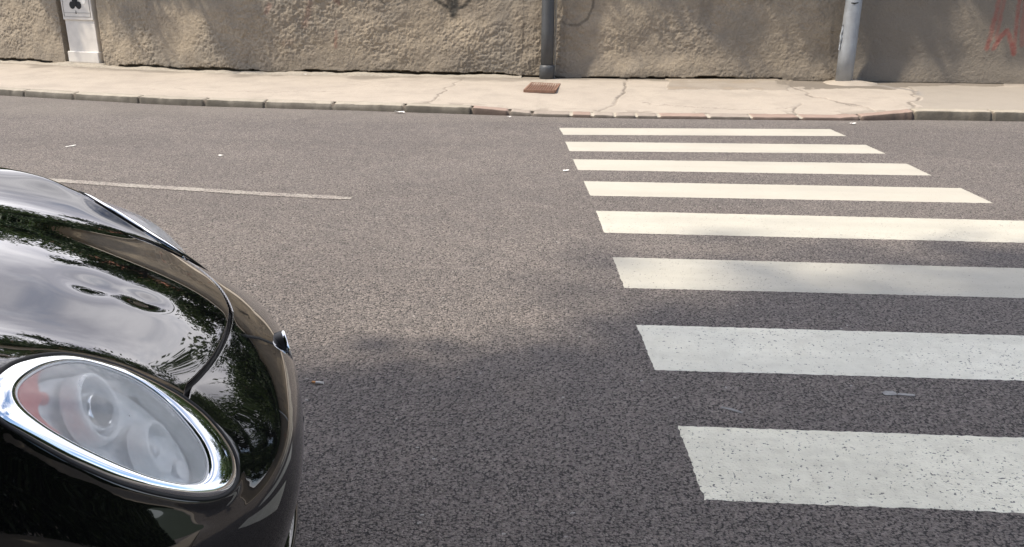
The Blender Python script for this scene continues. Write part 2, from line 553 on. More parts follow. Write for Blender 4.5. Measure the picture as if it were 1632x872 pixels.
kerb = mesh('kerb', V, grid_faces(len(xs), len(prof)), MAT['kerb'], smooth=False)
idx = np.clip(np.searchsorted(np.array(JX), xs) , 0, len(SC) - 1)
cs = np.array(SC)[idx]
cs = cs * (1 + .12 * (hash2(idx.astype(float), idx * 0.0, 4)[:, None] - .5))
ca = np.repeat(cs[:, None, :], len(prof), 1)
ca = ca * np.where(np.arange(len(prof)) < 4, .34, 1.0)[None, :, None]      # upright face darkened to paint in its shade under the grazing sun
jm = (jd < .013)[:, None] & (np.arange(len(prof)) >= 2)[None]
jcol = np.where(low[:, None, None] > 0, np.array([.42, .38, .31]), np.array([.12, .10, .08]))
ca = np.where(jm[..., None], jcol, ca)
color_attr(kerb, 'mark', np.concatenate([ca, np.ones(ca.shape[:2] + (1,))], -1))
tag(kerb, kind='structure')

# pavement between kerb and wall
xs = np.unique(np.concatenate([[-40, -30, -20], np.arange(-13, 9.5, .018), [12, 20, 40]]))
vs = np.linspace(0, 1, 130)
y0 = kerb_y(xs) + np.where((xs > -.3) & (xs < 3.5), .262, .19); y1 = wall_y(xs) + .35
gy = y0[:, None] * (1 - vs) + y1[:, None] * vs
gx = np.repeat(xs[:, None], len(vs), 1)
zk = kerb_h(xs)[:, None] * 1.0 - .004
gz = zk + (.135 - zk) * sstep(0, .75, vs)[None] + fbm(gx, gy, 1.1, 3, 21) * .012 + fbm(gx, gy, .06, 2, 22) * .002
gz[:, 0] = np.minimum(gz[:, 0], kerb_h(xs) - .003)
mark = np.zeros(gx.shape + (4,))
def stain(mask, col):
    a = np.clip(mask, 0, 1)[..., None]
    mark[..., :3] = mark[..., :3] * (1 - a) + np.array(col) * a
    mark[..., 3:] = np.maximum(mark[..., 3:], a)
jx = fbm(gx, gy, .25, 3, 31) * .07; jy = fbm(gx, gy, .25, 3, 33) * .12
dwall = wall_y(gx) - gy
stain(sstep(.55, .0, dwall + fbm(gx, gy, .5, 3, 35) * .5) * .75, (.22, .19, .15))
patch = inside(gx + jx, gy + jy, [(1.62, 13.05), (1.55, 12.35), (2.4, 12.42), (3.2, 12.35), (3.6, 13.7), (1.6, 13.7)]) * 1.0
stain(patch * .55 * (.6 + .8 * sstep(-.3, .3, fbm(gx, gy, .4, 3, 38))), (.33, .27, .20)); gz += patch * .012
dark_strip = inside(gx + jx * 2, gy + jy * 2, [(3.2, 12.75), (3.9, 12.55), (4.6, 12.5), (5.1, 12.95), (6.5, 13.1), (6.8, 13.7), (3.4, 13.8)]) * 1.0
stain(dark_strip * .85, (.17, .145, .115)); gz -= dark_strip * .01  # darker, slightly sunken strip at the wall foot on the right
slab = (inside(gx + jx * 1.5, gy + jy, [(5.05, 12.95), (4.95, 12.1), (4.55, 11.2), (4.35, 10.4), (9.4, 10), (9.4, 12.95)])) * 1.0
stain(slab * .6, (.42, .375, .31))
stain(sstep(.10, .02, seg_dist(gx + jx, gy + jy, [(4.7, 13.0), (5.0, 12.3), (4.9, 12.0)])) * .8, (.24, .22, .2))
for cr, wd in (([(-1.45, 13.4), (-1.62, 12.32), (-1.69, 11.27), (-1.71, 10.8)], .010), ([(1.01, 13.6), (.90, 12.4), (.84, 11.83), (.56, 10.86), (.43, 10.5)], .018),
           ([(3.56, 13.9), (3.31, 12.77), (3.47, 11.92), (3.88, 11.15), (3.91, 10.7)], .018), ([(3.18, 11.51), (2.95, 10.9), (2.87, 10.4)], .016),
           ([(3.47, 11.92), (3.69, 11.43), (3.98, 10.56)], .014), ([(5.05, 12.92), (4.91, 12.19), (4.49, 11.2), (4.30, 10.6)], .018),
           ([(1.1, 11.4), (2.2, 11.0), (3.1, 11.2)], .006), ([(-5.9, 12.0), (-4.2, 11.7), (-3.0, 11.9)], .006), ([(5.9, 10.95), (7.2, 10.85), (9, 10.8)], .012)):
    d = seg_dist(gx + jx * 1.2, gy + jy * 1.2, cr)
    stain(sstep(wd + .008, wd * .4, d) * .5 * (.5 + sstep(-.3, .3, fbm(gx, gy, .3, 2, 37))), (.16, .135, .11)); gz -= sstep(wd + .012, 0, d) * .012
edge = np.clip((.30 - (gy - y0[:, None])) / .3, 0, 1) * (fbm(gx, gy, .22, 3, 41) > .12)
stain(edge * .6 * ((gx > -2) & (gx < 4.6)), (.30, .25, .2))
pv = mesh('pavement', np.stack([gx, gy, gz], -1), grid_faces(len(xs), len(vs)), MAT['concrete'], smooth=True)
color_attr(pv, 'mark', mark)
tag(pv, kind='structure')
def pave_z(x, y):
    t = (y - (kerb_y(x) + .2)) / (wall_y(x) + .35 - kerb_y(x) - .2)
    return float(kerb_h(x) + (.135 - kerb_h(x)) * sstep(0, .75, t))

# near pavement behind the camera, with its kerb
nb = MB()
nb.box((0, -2.2, .055), (160, 4.2, .13), 0, .015)
npv = nb.build('near_pavement', MAT['kerb'])
color_attr(npv, 'mark', np.tile([.38, .34, .28, 1.0], (len(npv.data.vertices), 1)))
tag(npv, kind='structure')

# ------------------------------------------------------------------ road markings
BARS = [((-.013, 9.610), (.037, 9.161), (3.090, 9.328), (3.047, 9.773)),
        ((.056, 8.748), (.098, 8.241), (3.159, 8.352), (3.127, 8.814)),
        ((.125, 7.843), (.164, 7.375), (3.209, 7.376), (3.185, 7.877)),
        ((.204, 6.934), (.246, 6.437), (3.282, 6.424), (3.257, 6.913)),
        ((.274, 5.984), (.307, 5.420), (3.345, 5.375), (3.310, 5.926)),
        ((.336, 4.897), (.368, 4.357), (3.420, 4.340), (3.385, 4.838)),
        ((.393, 3.835), (.428, 3.332), (3.480, 3.328), (3.450, 3.815)),
        ((.466, 2.851), (.492, 2.373), (3.550, 2.345), (3.520, 2.835))]
LBL = ['farthest and thinnest cream zebra stripe, beside the red kerb', 'second zebra stripe from the kerb, cream and clean with slanted right end',
       'third zebra stripe from the kerb, pale grey cream and fully sunlit', 'fourth zebra stripe from the kerb, last one with its right end in view',
       'fifth zebra stripe from the kerb, bright cream and cut off at the right', 'zebra stripe lying half in sun and half in tree shade',
       'whitish pitted zebra stripe wholly in shade, second nearest the camera', 'nearest and widest zebra stripe, dirty and deeply pitted']
for k, (a, b, c, d) in enumerate(BARS):
    nu, nv = 160, 26
    u = np.linspace(0, 1, nu)[:, None, None]; v = np.linspace(0, 1, nv)[None, :, None]
    a, b, c, d = (np.array(p) for p in (a, b, c, d))
    p = (a * (1 - v) + b * v) * (1 - u) + (d * (1 - v) + c * v) * u
    uu = np.repeat(u[:, 0, 0][:, None], nv, 1); vv = np.repeat(v[0, :, 0][None], nu, 0)
    rag = (npr.random((nu, nv)) - .5)
    p[..., 1] += rag * .007 * ((vv == 0) | (vv == 1))
    p[..., 0] += rag * .007 * ((uu == 0) | (uu == 1))
    zz = np.where((vv == 0) | (vv == 1) | (uu == 0) | (uu == 1), .0006, .0035)
    P3 = np.concatenate([p, zz[..., None]], -1)
    m = MAT['paint_far' if k < 4 else 'paint_mid' if k < 6 else 'paint_near' if k == 6 else 'paint_nearest']
    o = mesh('zebra_stripe', P3, grid_faces(nu, nv), m)
    tag(o, LBL[k], 'road marking', 'zebra crossing stripes')
cl = np.array([(-9.0, 8.3), (-7.0, 7.45), (-5.5, 6.95), (-4.309, 6.655), (-3.901, 6.581), (-3.491, 6.5), (-2.936, 6.411), (-2.232, 6.29), (-1.576, 6.204)])
tt = np.linspace(0, 8, 400)
cx = np.interp(tt, np.arange(9), cl[:, 0]); cy = np.interp(tt, np.arange(9), cl[:, 1])
hw = .052 * np.clip((8 - tt) / .12, .7, 1) * (1 + .25 * (npr.random(400) - .5))
V = np.stack([np.stack([cx, cy - hw, tt * 0 + .004], -1), np.stack([cx, cy + hw, tt * 0 + .004], -1)], 1)
tag(mesh('lane_line', V, grid_faces(400, 2), MAT['line']), 'thin worn off-white line on the road behind the black car', 'road marking')

# ------------------------------------------------------------------ wall
BOX = (-8.69, -7.86)
xs = np.unique(np.concatenate([[-40, -30, -22, -16], np.arange(-12.5, 9.2, .0125), np.array(BOX) + .006, np.array(BOX) - .006, [12, 18, 30, 40]]))
zs = np.concatenate([[-.1, 0.05], np.arange(.09, 1.45, .0125), np.arange(1.5, 2.6, .1), [2.6]])
gx, gz = np.meshgrid(xs, zs, indexing='ij')
base = wall_y(gx)
grain = (fbm(gx, gz, .024, 2, 51, .6) * .012 + fbm(gx, gz, .040, 2, 52) * .009 + fbm(gx + gz * .4, gz, .11, 2, 58) * .010) * (.65 + .9 * sstep(-.35, .35, fbm(gx, gz, .7, 3, 59)))
shade_r = sstep(3.9, 4.6, gx + fbm(gx, gz, .4, 2, 53) * .5)                # right end: shrub shade painted in, grain flattened with it
lump = fbm(gx, gz, .55, 3, 54) * .035 + fbm(gx, gz, 1.6, 2, 55) * .03
amp = 1 - .72 * shade_r
disp = .66 * grain * amp + lump * (1 - .5 * shade_r)
disp += sstep(.55, .12, gz) * .05 * sstep(-.5, 1.0, gx)                     # foot of the render bellies out
# the render has come away from the pavement: an open gap along the foot
zedge = .185 + fbm(gx, gx * 0, .5, 4, 56) * .045 + fbm(gx, gx * 0 + 3, .1, 2, 57) * .012
zedge = np.where(gx < -.9, zedge, np.where(gx < 3.4, zedge - .02, .12))
gap = (gz < zedge) & ~((gx > -9.0) & (gx < -7.55))
disp = np.where(gap, -.17, disp)
rec = (gx > BOX[0]) & (gx < BOX[1])
disp = np.where(rec, -.30, disp)
disp = np.where(gz > 1.46, lump, disp)
V = np.stack([gx, base - disp, gz], -1)
wm = np.zeros(gx.shape + (4,))
def spray(strokes, w, col, soft, dens):
    global wm
    d = seg_dist(gx + fbm(gx, gz, .05, 2, 61) * .012, gz + fbm(gx, gz, .05, 2, 62) * .012, strokes)
    a = (sstep(w + soft, w * .5, d) * dens * (.9 + .3 * vnoise(gx / .05, gz / .05, 63)))
    a = np.clip(a, 0, 1)[..., None]
    wm[..., :3] = wm[..., :3] * (1 - a) + np.array(col) * a
    wm[..., 3:] = np.maximum(wm[..., 3:], a)
# grime and streaks on the right half, then shade painted into the right end
g = sstep(.35, .14, gz + fbm(gx, gz, .3, 3, 65) * .12) * sstep(-.6, .8, gx) * .55
wm[..., :3] = np.where((g > wm[..., 3])[..., None], np.array([.10, .088, .074]), wm[..., :3]); wm[..., 3] = np.maximum(wm[..., 3], g)
st = sstep(.15, .5, fbm(gx, gz * .12, .22, 3, 66)) * sstep(.8, 1.5, gx) * .45
wm[..., :3] = np.where((st > wm[..., 3])[..., None], np.array([.15, .135, .115]), wm[..., :3]); wm[..., 3] = np.maximum(wm[..., 3], st)
pt = sstep(.10, .45, fbm(gx, gz, .9, 4, 67)) * .5
wm[..., :3] = np.where((pt > wm[..., 3])[..., None], np.array([.215, .195, .165]), wm[..., :3]); wm[..., 3] = np.maximum(wm[..., 3], pt)
dm = sstep(.50, .16, gz + fbm(gx, gz, .5, 3, 68) * .25) * .45
wm[..., :3] = np.where((dm > wm[..., 3])[..., None], np.array([.17, .15, .125]), wm[..., :3]); wm[..., 3] = np.maximum(wm[..., 3], dm)
wall_shade = shade_r * .7  # dark tone paints the overhead shrub shade into the right end
wm[..., :3] = np.where((wall_shade > wm[..., 3])[..., None], np.array([.185, .165, .138]), wm[..., :3]); wm[..., 3] = np.maximum(wm[..., 3], wall_shade)
RED = (.28, .085, .070)
spray([(6.40, 1.5), (6.385, 1.10), (6.365, .84), (6.34, .64)], .026, RED, .03, .85)
spray([(6.47, 1.5), (6.455, 1.02), (6.445, .80)], .020, RED, .025, .75)
spray([(6.44, .64), (6.51, .82), (6.585, .90), (6.665, .74), (6.735, .57)], .034, RED, .02, .95)
spray([(6.665, 1.5), (6.70, 1.0), (6.735, .57)], .024, RED, .02, .85)
spray([(6.76, 1.5), (6.78, 1.0), (6.83, .70)], .026, RED, .03, .7)
BLK = (.045, .047, .045)
spray([(-2.05, 1.36), (-1.86, 1.22), (-1.753, 1.165), (-1.636, 1.16), (-1.518, 1.20), (-1.40, 1.32)], .016, BLK, .03, .85)
spray([(-1.77, 1.36), (-1.72, 1.2), (-1.69, 1.08)], .045, BLK, .05, .9)
spray([(-1.66, 1.36), (-1.65, 1.2), (-1.67, 1.12)], .035, BLK, .05, .9)
spray([(-2.85, 1.34), (-2.775, 1.22), (-2.64, 1.20), (-2.497, 1.243), (-2.28, 1.34)], .008, BLK, .02, .6)
spray([(-1.325, 1.01), (-1.18, 1.07), (-1.031, 1.142), (-.789, 1.245)], .008, BLK, .02, .5)
spray([(.46, 1.36), (.456, 1.188), (.376, 1.023), (.245, .93), (.081, .929), (-.006, .984)], .010, (.08, .075, .07), .02, .6)
spray([(-.607, 1.30), (-.595, 1.016), (-.602, .737), (-.628, .358)], .008, (.10, .085, .07), .015, .7)
PNK = (.36, .17, .12)
spray([(-3.94, 1.225), (-4.005, 1.037), (-4.056, .894)], .03, PNK, .06, .5)
spray([(-3.56, .80), (-3.582, .564)], .02, PNK, .03, .6)
spray([(-3.54, 1.274), (-3.489, 1.228)], .03, PNK, .04, .5)
spray([(-4.67, 1.079), (-4.598, 1.193)], .03, (.30, .11, .09), .04, .5)
spray([(-4.42, .60), (-4.30, .64)], .03, (.38, .22, .14), .08, .4)
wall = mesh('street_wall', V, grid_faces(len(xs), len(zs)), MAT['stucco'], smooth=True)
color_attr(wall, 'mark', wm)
tag(wall, 'long rough rendered street wall with faded graffiti, behind the pavement', 'wall')
# coping and back of the wall
cx = np.concatenate([[-40, -30, -20], np.arange(-14, 14.1, .5), [20, 30, 40]])
wy = wall_y(cx)
cp = [(-.10, 2.6), (-.10, 2.68), (.18, 2.74), (.46, 2.68), (.46, 2.6), (.36, 2.6), (.36, -.1)]
V = np.stack([np.stack([cx, wy + a, cx * 0 + b], -1) for a, b in cp], 1)
mesh('coping', V, grid_faces(len(cx), len(cp)), MAT['mortar'], wall)

# rough mortar fillet lying along the foot of the wall
xs2 = np.arange(-12.5, -.6, .03)
pr = [(.0, -.03), (.02, .018), (.07, .030), (.14, .034), (.24, .03)]
V = []
for a, b in pr:
    V.append(np.stack([xs2, wall_y(xs2) - .16 + a + fbm(xs2, xs2 * 0 + 2, .5, 3, 71) * .05, .132 + b * (1 + .9 * fbm(xs2, xs2 * 0, .35, 3, 70)) + fbm(xs2, xs2 * 0 + a * 30, .06, 2, 72) * .006], -1))
mesh('mortar_fillet', np.stack(V, 1), grid_faces(len(xs2), len(pr)), MAT['mortar'], wall)

# ------------------------------------------------------------------ meter cabinet let into the wall
x0, x1 = -8.60, -7.925
yb = float(wall_y(-8.27)) - .015
ang = math.atan2(float(wall_y(-7.9) - wall_y(-8.65)), .75)
cab = empty('meter_cabinet', (-8.265, yb, .14), ang)
tag(cab, 'tall white metal meter cabinet set into the rough wall', 'utility box')
w = x1 - x0
b = MB(); b.box((0, .15, .80), (w - .01, .26, 1.30), 0, .006); b.build('body', MAT['white_box'], cab)
b = MB(); b.box((0, .09, .145), (w + .03, .22, .19), 0, .012); b.build('plinth', MAT['white_box'], cab)
b = MB(); b.box((0, .012, 1.12), (w + .006, .03, .72), 0, .008); dr = b.build('door', MAT['white_box'], cab)
b = MB()
for c, d in (((0, -.006, .815), (w - .08, .006, .008)), ((0, -.006, 1.43), (w - .08, .006, .008)), ((-w / 2 + .04, -.006, 1.12), (.008, .006, .60)), ((w / 2 - .04, -.006, 1.12), (.008, .006, .60)), ((.0, -.006, .88), (w - .08, .006, .005))):
    b.box(c, d)
b.build('panel_line', m_plain('grey_groove', (.33, .31, .28), .6), dr)
b = MB()
def disc(cx_, cz_, r, y=-.004, n=24):
    V_ = [(cx_ + r * math.cos(2 * math.pi * k / n), y, cz_ + r * math.sin(2 * math.pi * k / n)) for k in range(n)]
    V_ += [(p[0], y + .012, p[2]) for p in V_]
    b.add(V_, [tuple(range(n)), *[(k, (k + 1) % n, n + (k + 1) % n, n + k) for k in range(n)]])
disc(-.083, 1.005, .063, -.0055); disc(.058, 1.005, .063, -.0065); disc(-.012, 1.10, .066, -.0075)
b.box((-.012, -.0045, 1.04), (.05, .012, .11))
b.build('lock_cutout', MAT['slot'], dr)
b = MB(); disc(.17, 1.085, .062, -.0065); b.build('sticker', MAT['white_line'], dr)
b = MB()
b.add([(-.035, -.006, .865), (-.005, -.006, .865), (-.02, -.006, .925)], [(0, 1, 2)]); b.build('warning_mark', MAT['slot'], dr)
b = MB(); b.box((0, .07, .0), (w + .28, .30, .11), 0, .03); b.build('footing', MAT['mortar'], cab)

# ------------------------------------------------------------------ poles
p1 = empty('dark_pole', (-.222, 13.55, .10))
tag(p1, 'dark grey painted steel pole standing against the wall by the rusty grate', 'pole')
V, F = lathe([(.0, 0), (.098, 0), (.098, .8), (.096, 2.9), (.088, 2.98), (.0, 3.0)], 32)
mesh('shaft', V + np.array([0, -.16, 0]), F, MAT['pole_dark'], p1, True)
V, F = lathe([(.099, 0), (.117, 0), (.119, .20), (.112, .235), (.099, .245)], 32)
mesh('base_sleeve', V + np.array([0, -.16, 0]), F, MAT['pole_dark'], p1, True)
b = MB()
zz = np.arange(.03, 1.5, .03)
b.tube(np.stack([.115 + fbm(zz, zz * 0, .15, 2, 81) * .012, -.02 + zz * 0, zz], -1), .016 + .01 * np.abs(fbm(zz, zz * 0 + 4, .06, 2, 82)), 8)
b.build('mortar_bead', MAT['mortar'], p1, True)

p2 = empty('galvanised_pole', (4.255, 13.30, .115))
tag(p2, 'pale weathered galvanised pole on a concrete footing, right of the dark pole', 'pole')
V, F = lathe([(.0, 0), (.122, 0), (.121, .5), (.112, 2.0), (.106, 3.1), (.098, 3.18), (.0, 3.2)], 36)
mesh('shaft', V, F, MAT['pole_light'], p2, True)
b = MB()
zz = np.linspace(.50, .86, 12)
Lf = [(-.118 - .012 * math.sin(3.1 * k / 11) - .02 * (k < 3) * (1 - k / 3), -.03 - .012 * math.sin(k * 1.7), z) for k, z in enumerate(zz)]
b.tube(Lf, [.006 + .012 * math.sin(3.14 * (k + .6) / 12.2) for k in range(12)], 8)
b.build('peeling_flap', MAT['pole_light'], p2, True)
b = MB()
b.add([(-.07, -.112, 1.16), (-.02, -.122, 1.15), (.03, -.121, 1.165), (.03, -.121, 1.18), (-.02, -.122, 1.172), (-.07, -.112, 1.175)], [(0, 1, 2, 3, 4, 5)])
b.build('dark_scuff', MAT['slot'], p2)
V, F = lathe([(.0, .06), (.15, .055), (.30, .035), (.40, .012), (.44, -.03)], 40)
V[:, 0] *= 1.0 + .25 * fbm(V[:, 0], V[:, 1], .3, 2, 85); V[:, 1] *= .85 + .2 * fbm(V[:, 0], V[:, 1], .3, 2, 86); V[:, 2] += .008 * fbm(V[:, 0], V[:, 1], .08, 2, 87)
mesh('concrete_footing', V + np.array([.1, -.02, 0]), F, MAT['concrete'], p2, True)

# ------------------------------------------------------------------ drain grate
q = [(-.508, 11.981), (-.088, 11.948), (-.022, 12.771), (-.435, 12.894)]
gz0 = pave_z(-.25, 12.4) + .012
gr_ = empty('drain_grate', (-.26, 12.4, gz0))
tag(gr_, 'rusty ribbed iron drain grate in the pavement below the dark pole', 'grate')
loc = [np.array([x + .26, y - 12.4]) for x, y in q]
b = MB()
def bar(a, c, w_, h_):
    a = np.array(a); c = np.array(c); d = c - a; n_ = np.array([-d[1], d[0]]) / np.linalg.norm(d) * w_ / 2
    V_ = [(*(a - n_), -.03), (*(c - n_), -.03), (*(c + n_), -.03), (*(a + n_), -.03), (*(a - n_), h_), (*(c - n_), h_), (*(c + n_), h_), (*(a + n_), h_)]
    b.add(V_, [(0, 3, 2, 1), (4, 5, 6, 7), (0, 1, 5, 4), (1, 2, 6, 5), (2, 3, 7, 6), (3, 0, 4, 7)])
for i in range(4): bar(loc[i], loc[(i + 1) % 4], .03, .008)
b.build('frame', MAT['rust'], gr_)
b = MB()
for k in range(1, 12):
    t = k / 12
    bar(loc[0] * (1 - t) + loc[1] * t, loc[3] * (1 - t) + loc[2] * t, .020, .004)
b.build('ribs', MAT['rust'], gr_)
b = MB(); b.add([(*(p), -.02) for p in loc], [(0, 1, 2, 3)]); b.build('sump', m_plain('grate_sludge', (.05, .03, .024), .9), gr_)
b = MB(); b.box((-.0, .10, .006), (.09, .06, .012), .2, .003); b.build('lifting_lug', MAT['rust'], gr_)
b = MB()
V_ = [(loc[3][0] - .06, loc[3][1] + .02, -.02), (loc[2][0] + .10, loc[2][1] + .0, -.02), (loc[2][0] + .13, loc[2][1] + .30, .012), (loc[3][0] - .0, loc[3][1] + .30, .012),
      (loc[3][0] - .06, loc[3][1] + .02, .004), (loc[2][0] + .10, loc[2][1] + .0, .004)]
b.add(V_, [(4, 5, 2, 3), (0, 1, 5, 4)]); b.build('mortar_apron', MAT['mortar'], gr_)

# ------------------------------------------------------------------ litter
def scrap(name, x, y, z, l, w_, rz, mat, label, cat, crumple=.3, group=None):
    n = 9
    u, v = np.meshgrid(np.linspace(-.5, .5, n), np.linspace(-.5, .5, 5), indexing='ij')
    sd = int(abs(x * 977 + y * 131)) % 991
    X = u * l + fbm(u, v, .5, 2, sd) * l * .12; Y = v * w_ * (1 - .5 * np.abs(u)) + fbm(u, v, .5, 2, sd + 1) * w_ * .2
    Z = (.004 if crumple > .1 else .0022) + (crumple if crumple > .1 else 0) * min(l, w_) * (fbm(u, v, .4, 2, sd + 2) * .5 + .5)
    top = np.stack([X, Y, Z], -1)
    V_ = np.concatenate([top.reshape(-1, 3), (top - np.array([0, 0, .002])).reshape(-1, 3)])
    F_ = grid_faces(n, 5)
    F_ = np.concatenate([F_, F_[:, ::-1] + n * 5])
    o = mesh(name, V_ * (.8 if cat == 'litter' else 1), F_, mat, None, True)
    o.location = (x, y, z); o.rotation_euler = (0, 0, rz)
    return tag(o, label, cat, group)
scrap('paper_scrap', -4.85, 8.10, 0, .135, .03, 1.15, MAT['scrap'], 'thin white paper strip on the sunlit road left of the lane line', 'litter')
scrap('paper_scrap', -2.01, 10.56, 0, .15, .07, .2, MAT['scrap'], 'crumpled white paper scrap against the grey kerb left of the grate', 'litter', .6)
scrap('paper_scrap', -3.187, 7.736, 0, .05, .035, .2, MAT['scrap'], 'tiny white crumb of paper on the road behind the car', 'litter', .5)
scrap('paper_scrap', .059, 7.315, 0, .075, .045, .1, MAT['scrap'], 'small white paper scrap at the left end of the third stripe', 'litter', .4)
scrap('paper_scrap', 3.419, 10.15, 0, .09, .05, .1, MAT['scrap'], 'small white paper scrap in the gutter by the red kerb', 'litter', .5)
scrap('paper_scrap', -.62, 10.32, 0, .06, .05, .4, MAT['scrap'], 'white paper crumb in the gutter at the start of the red kerb', 'litter', .5)
scrap('paper_scrap', -4.0, 13.33, .165, .05, .04, .4, MAT['scrap'], 'white paper crumb at the foot of the wall left of the dark pole', 'litter', .5)
scrap('gum_splat', 1.36, 3.175, 0, .055, .035, .2, MAT['splat'], 'round grey dried gum splat between the two nearest zebra stripes', 'gum', .05)
scrap('gum_splat', 1.425, 3.165, 0, .065, .018, -.1, MAT['splat'], 'thin grey gum smear beside the round gum splat', 'gum', .05)
scrap('gum_splat', .69, 2.994, 0, .085, .016, -.5, MAT['splat'], 'faint slanted grey smear left of the gum splats', 'gum', .04)
butt = empty('cigarette_butt', (-.975, 3.108, .007), -.12)
tag(butt, 'orange and white cigarette butt lying on the road beside the black car', 'cigarette butt')
b = MB(); b.tube([(-.010, 0, 0), (.024, 0, 0)], .0048, 10); b.build('paper', MAT['scrap'], butt, True)
b = MB(); b.tube([(-.026, .0, 0), (-.010, 0, 0)], .0050, 10); b.build('filter', MAT['cork'], butt, True)

# ------------------------------------------------------------------ foliage
def leaves(centres, radii, counts, size, seed, flat=.75):
    r = np.random.default_rng(seed)
    VV = []; n_ = 0
    for c, rad, n in zip(centres, radii, counts):
        d = r.normal(size=(n, 3)); d /= np.linalg.norm(d, axis=1, keepdims=True)
        rr = rad * (.25 + .75 * r.random(n) ** .45) * (1 + .25 * r.normal(size=n))
        p = np.array(c) + d * rr[:, None] * np.array([1, 1, flat])
        a = r.normal(size=(n, 3)); a[:, 2] -= .3; a /= np.linalg.norm(a, axis=1, keepdims=True)
        b_ = np.cross(a, r.normal(size=(n, 3))); b_ /= np.linalg.norm(b_, axis=1, keepdims=True)
        nn = np.cross(a, b_)
        s = size * (.6 + .8 * r.random(n))[:, None]
        VV.append(np.stack([p, p + a * s * .5 + b_ * s * .30 + nn * s * .08, p + a * s, p + a * s * .5 - b_ * s * .30 + nn * s * .08], 1))
    V_ = np.concatenate(VV)
    return V_.reshape(-1, 3), np.arange(len(V_) * 4).reshape(-1, 4)

def tree_proto(seed, h, rad, nleaf, size, mat):
    r = np.random.default_rng(seed)
    root = empty('broadleaf_tree')
    b_ = MB()
    zt = np.linspace(0, h * .62, 9)
    cxy = np.cumsum(r.normal(size=(9, 2)) * .07 * h / 8, axis=0)
    b_.tube(np.stack([cxy[:, 0], cxy[:, 1], zt], -1), np.linspace(.030 * h, .010 * h, 9), 10)
    cs_, rs_, ns_ = [], [], []
    for k in range(11):
        i = 3 + k % 6
        an = k * 2.4 + r.random() * .6
        ln = rad * (.55 + .45 * r.random())
        st_ = np.array([cxy[i, 0], cxy[i, 1], zt[i]])
        en = st_ + np.array([math.cos(an) * ln, math.sin(an) * ln, h * (.10 + .22 * r.random())])
        t_ = np.linspace(0, 1, 6)[:, None]
        b_.tube(st_ * (1 - t_) + en * t_ + np.array([0, 0, 1]) * (t_ * (1 - t_)) * .1 * h, np.linspace(.010 * h, .003 * h, 6), 6)
        for q_ in range(3):
            c_ = st_ + (en - st_) * (.55 + .28 * q_) + r.normal(size=3) * rad * .16
            cs_.append(c_); rs_.append(rad * (.22 + .16 * r.random())); ns_.append(nleaf // 40)
    for k in range(7):
        cs_.append(np.array([cxy[-1, 0], cxy[-1, 1], h * .78]) + r.normal(size=3) * rad * .28); rs_.append(rad * .3); ns_.append(nleaf // 40)
    b_.build('trunk', MAT['bark'], root, True)
    V_, F_ = leaves(cs_, rs_, ns_, size, seed)
    mesh('crown', V_, F_, mat, root)
    return root

def place(root, x, y, z, rz, sc, label, cat='tree', group=None, used=[]):
    if root.name in used:
        r = root.copy(); COL.objects.link(r)
        for ch in root.children:
            c = ch.copy(); COL.objects.link(c); c.parent = r
    else:
        r = root; used.append(root.name)
    r.location = (x, y, z); r.rotation_euler = (0, 0, rz); r.scale = (sc, sc, sc)
    return tag(r, label, cat, group)

PA = tree_proto(11, 7.5, 3.0, 14000, .20, MAT['leaf'])
PB = tree_proto(23, 8.5, 2.6, 14000, .18, MAT['leaf2'])
BEHIND = [(PA, -19, 21, .95, 1.06), (PB, -13.5, 18.5, 2.1, 0.94), (PA, -9.5, 19.5, 4.0, 0.94), (PB, -5.2, 17.6, 1.1, 0.82), (PA, -1.2, 18.6, 5.2, 0.90), (PB, 2.6, 17.8, 3.0, 0.82),
          (PA, 6.6, 19.0, 2.2, 1.44), (PB, 11.5, 18.2, .3, 1.38), (PA, 17, 18.5, 1.3, 1.49), (PB, 24, 19, 2.8, 1.49), (PA, -26, 25, 3.3, 1.14), (PB, -8, 17.2, .7, 0.60), (PA, 4.6, 17.4, .2, 0.99), (PB, 0.6, 17.0, 1.9, 0.62)]
for k, (p, x, y, rz, sc) in enumerate(BEHIND):
    place(p, x, y, 0, rz, sc, 'leafy green tree standing behind the street wall', 'tree', 'trees behind the wall')
# trees on the near side whose crowns shade the foreground
PC = tree_proto(37, 7.5, 3.0, 26000, .26, MAT['leaf2'])
NEAR = [(PC, -6.2, -1.6, 1.9, 1.0), (PC, -3.0, -.95, .4, .95), (PC, -9.5, -1.6, 4.1, 1.0), (PC, -1.1, -1.0, 2.7, 1.42), (PC, -4.7, -.9, .2, 1.0)]
for k, (p, x, y, rz, sc) in enumerate(NEAR):
    place(p, x, y, 0.1, rz, sc, 'street tree on the near pavement shading the crossing', 'tree', 'street trees on the near side')

def unseen_hedge(x0_, x1_, y, label, seed):
    r = np.random.default_rng(seed)
    xs_ = np.arange(x0_, x1_, .45)
    cs_ = [(x, y + r.normal() * .15, .4 + .55 * k_) for x in xs_ for k_ in range(7)]
    V_, F_ = leaves(cs_, [.42] * len(cs_), [150] * len(cs_), .20, seed, .9)
    root = empty('unseen_hedge', ((x0_ + x1_) / 2, y, 0)); tag(root, label, 'unseen_hedge')
    mesh('foliage', V_ - np.array(root.location), F_, MAT['leaf2'], root)
    for k_ in range(8):
        b_ = MB()
        xx = x0_ + (x1_ - x0_) * (k_ + .5) / 8 - root.location.x
        b_.tube([(xx, 0, 0), (xx + .05, .05, 1.2), (xx, 0, 2.3)], [.05, .04, .02], 8)
        b_.build('stem', MAT['bark'], root, True)
unseen_hedge(-14, 26, -4.6, 'tall dark green hedge added out of view to darken reflections in the car', 301)  # unseen foliage added to keep reflections in the car side dark

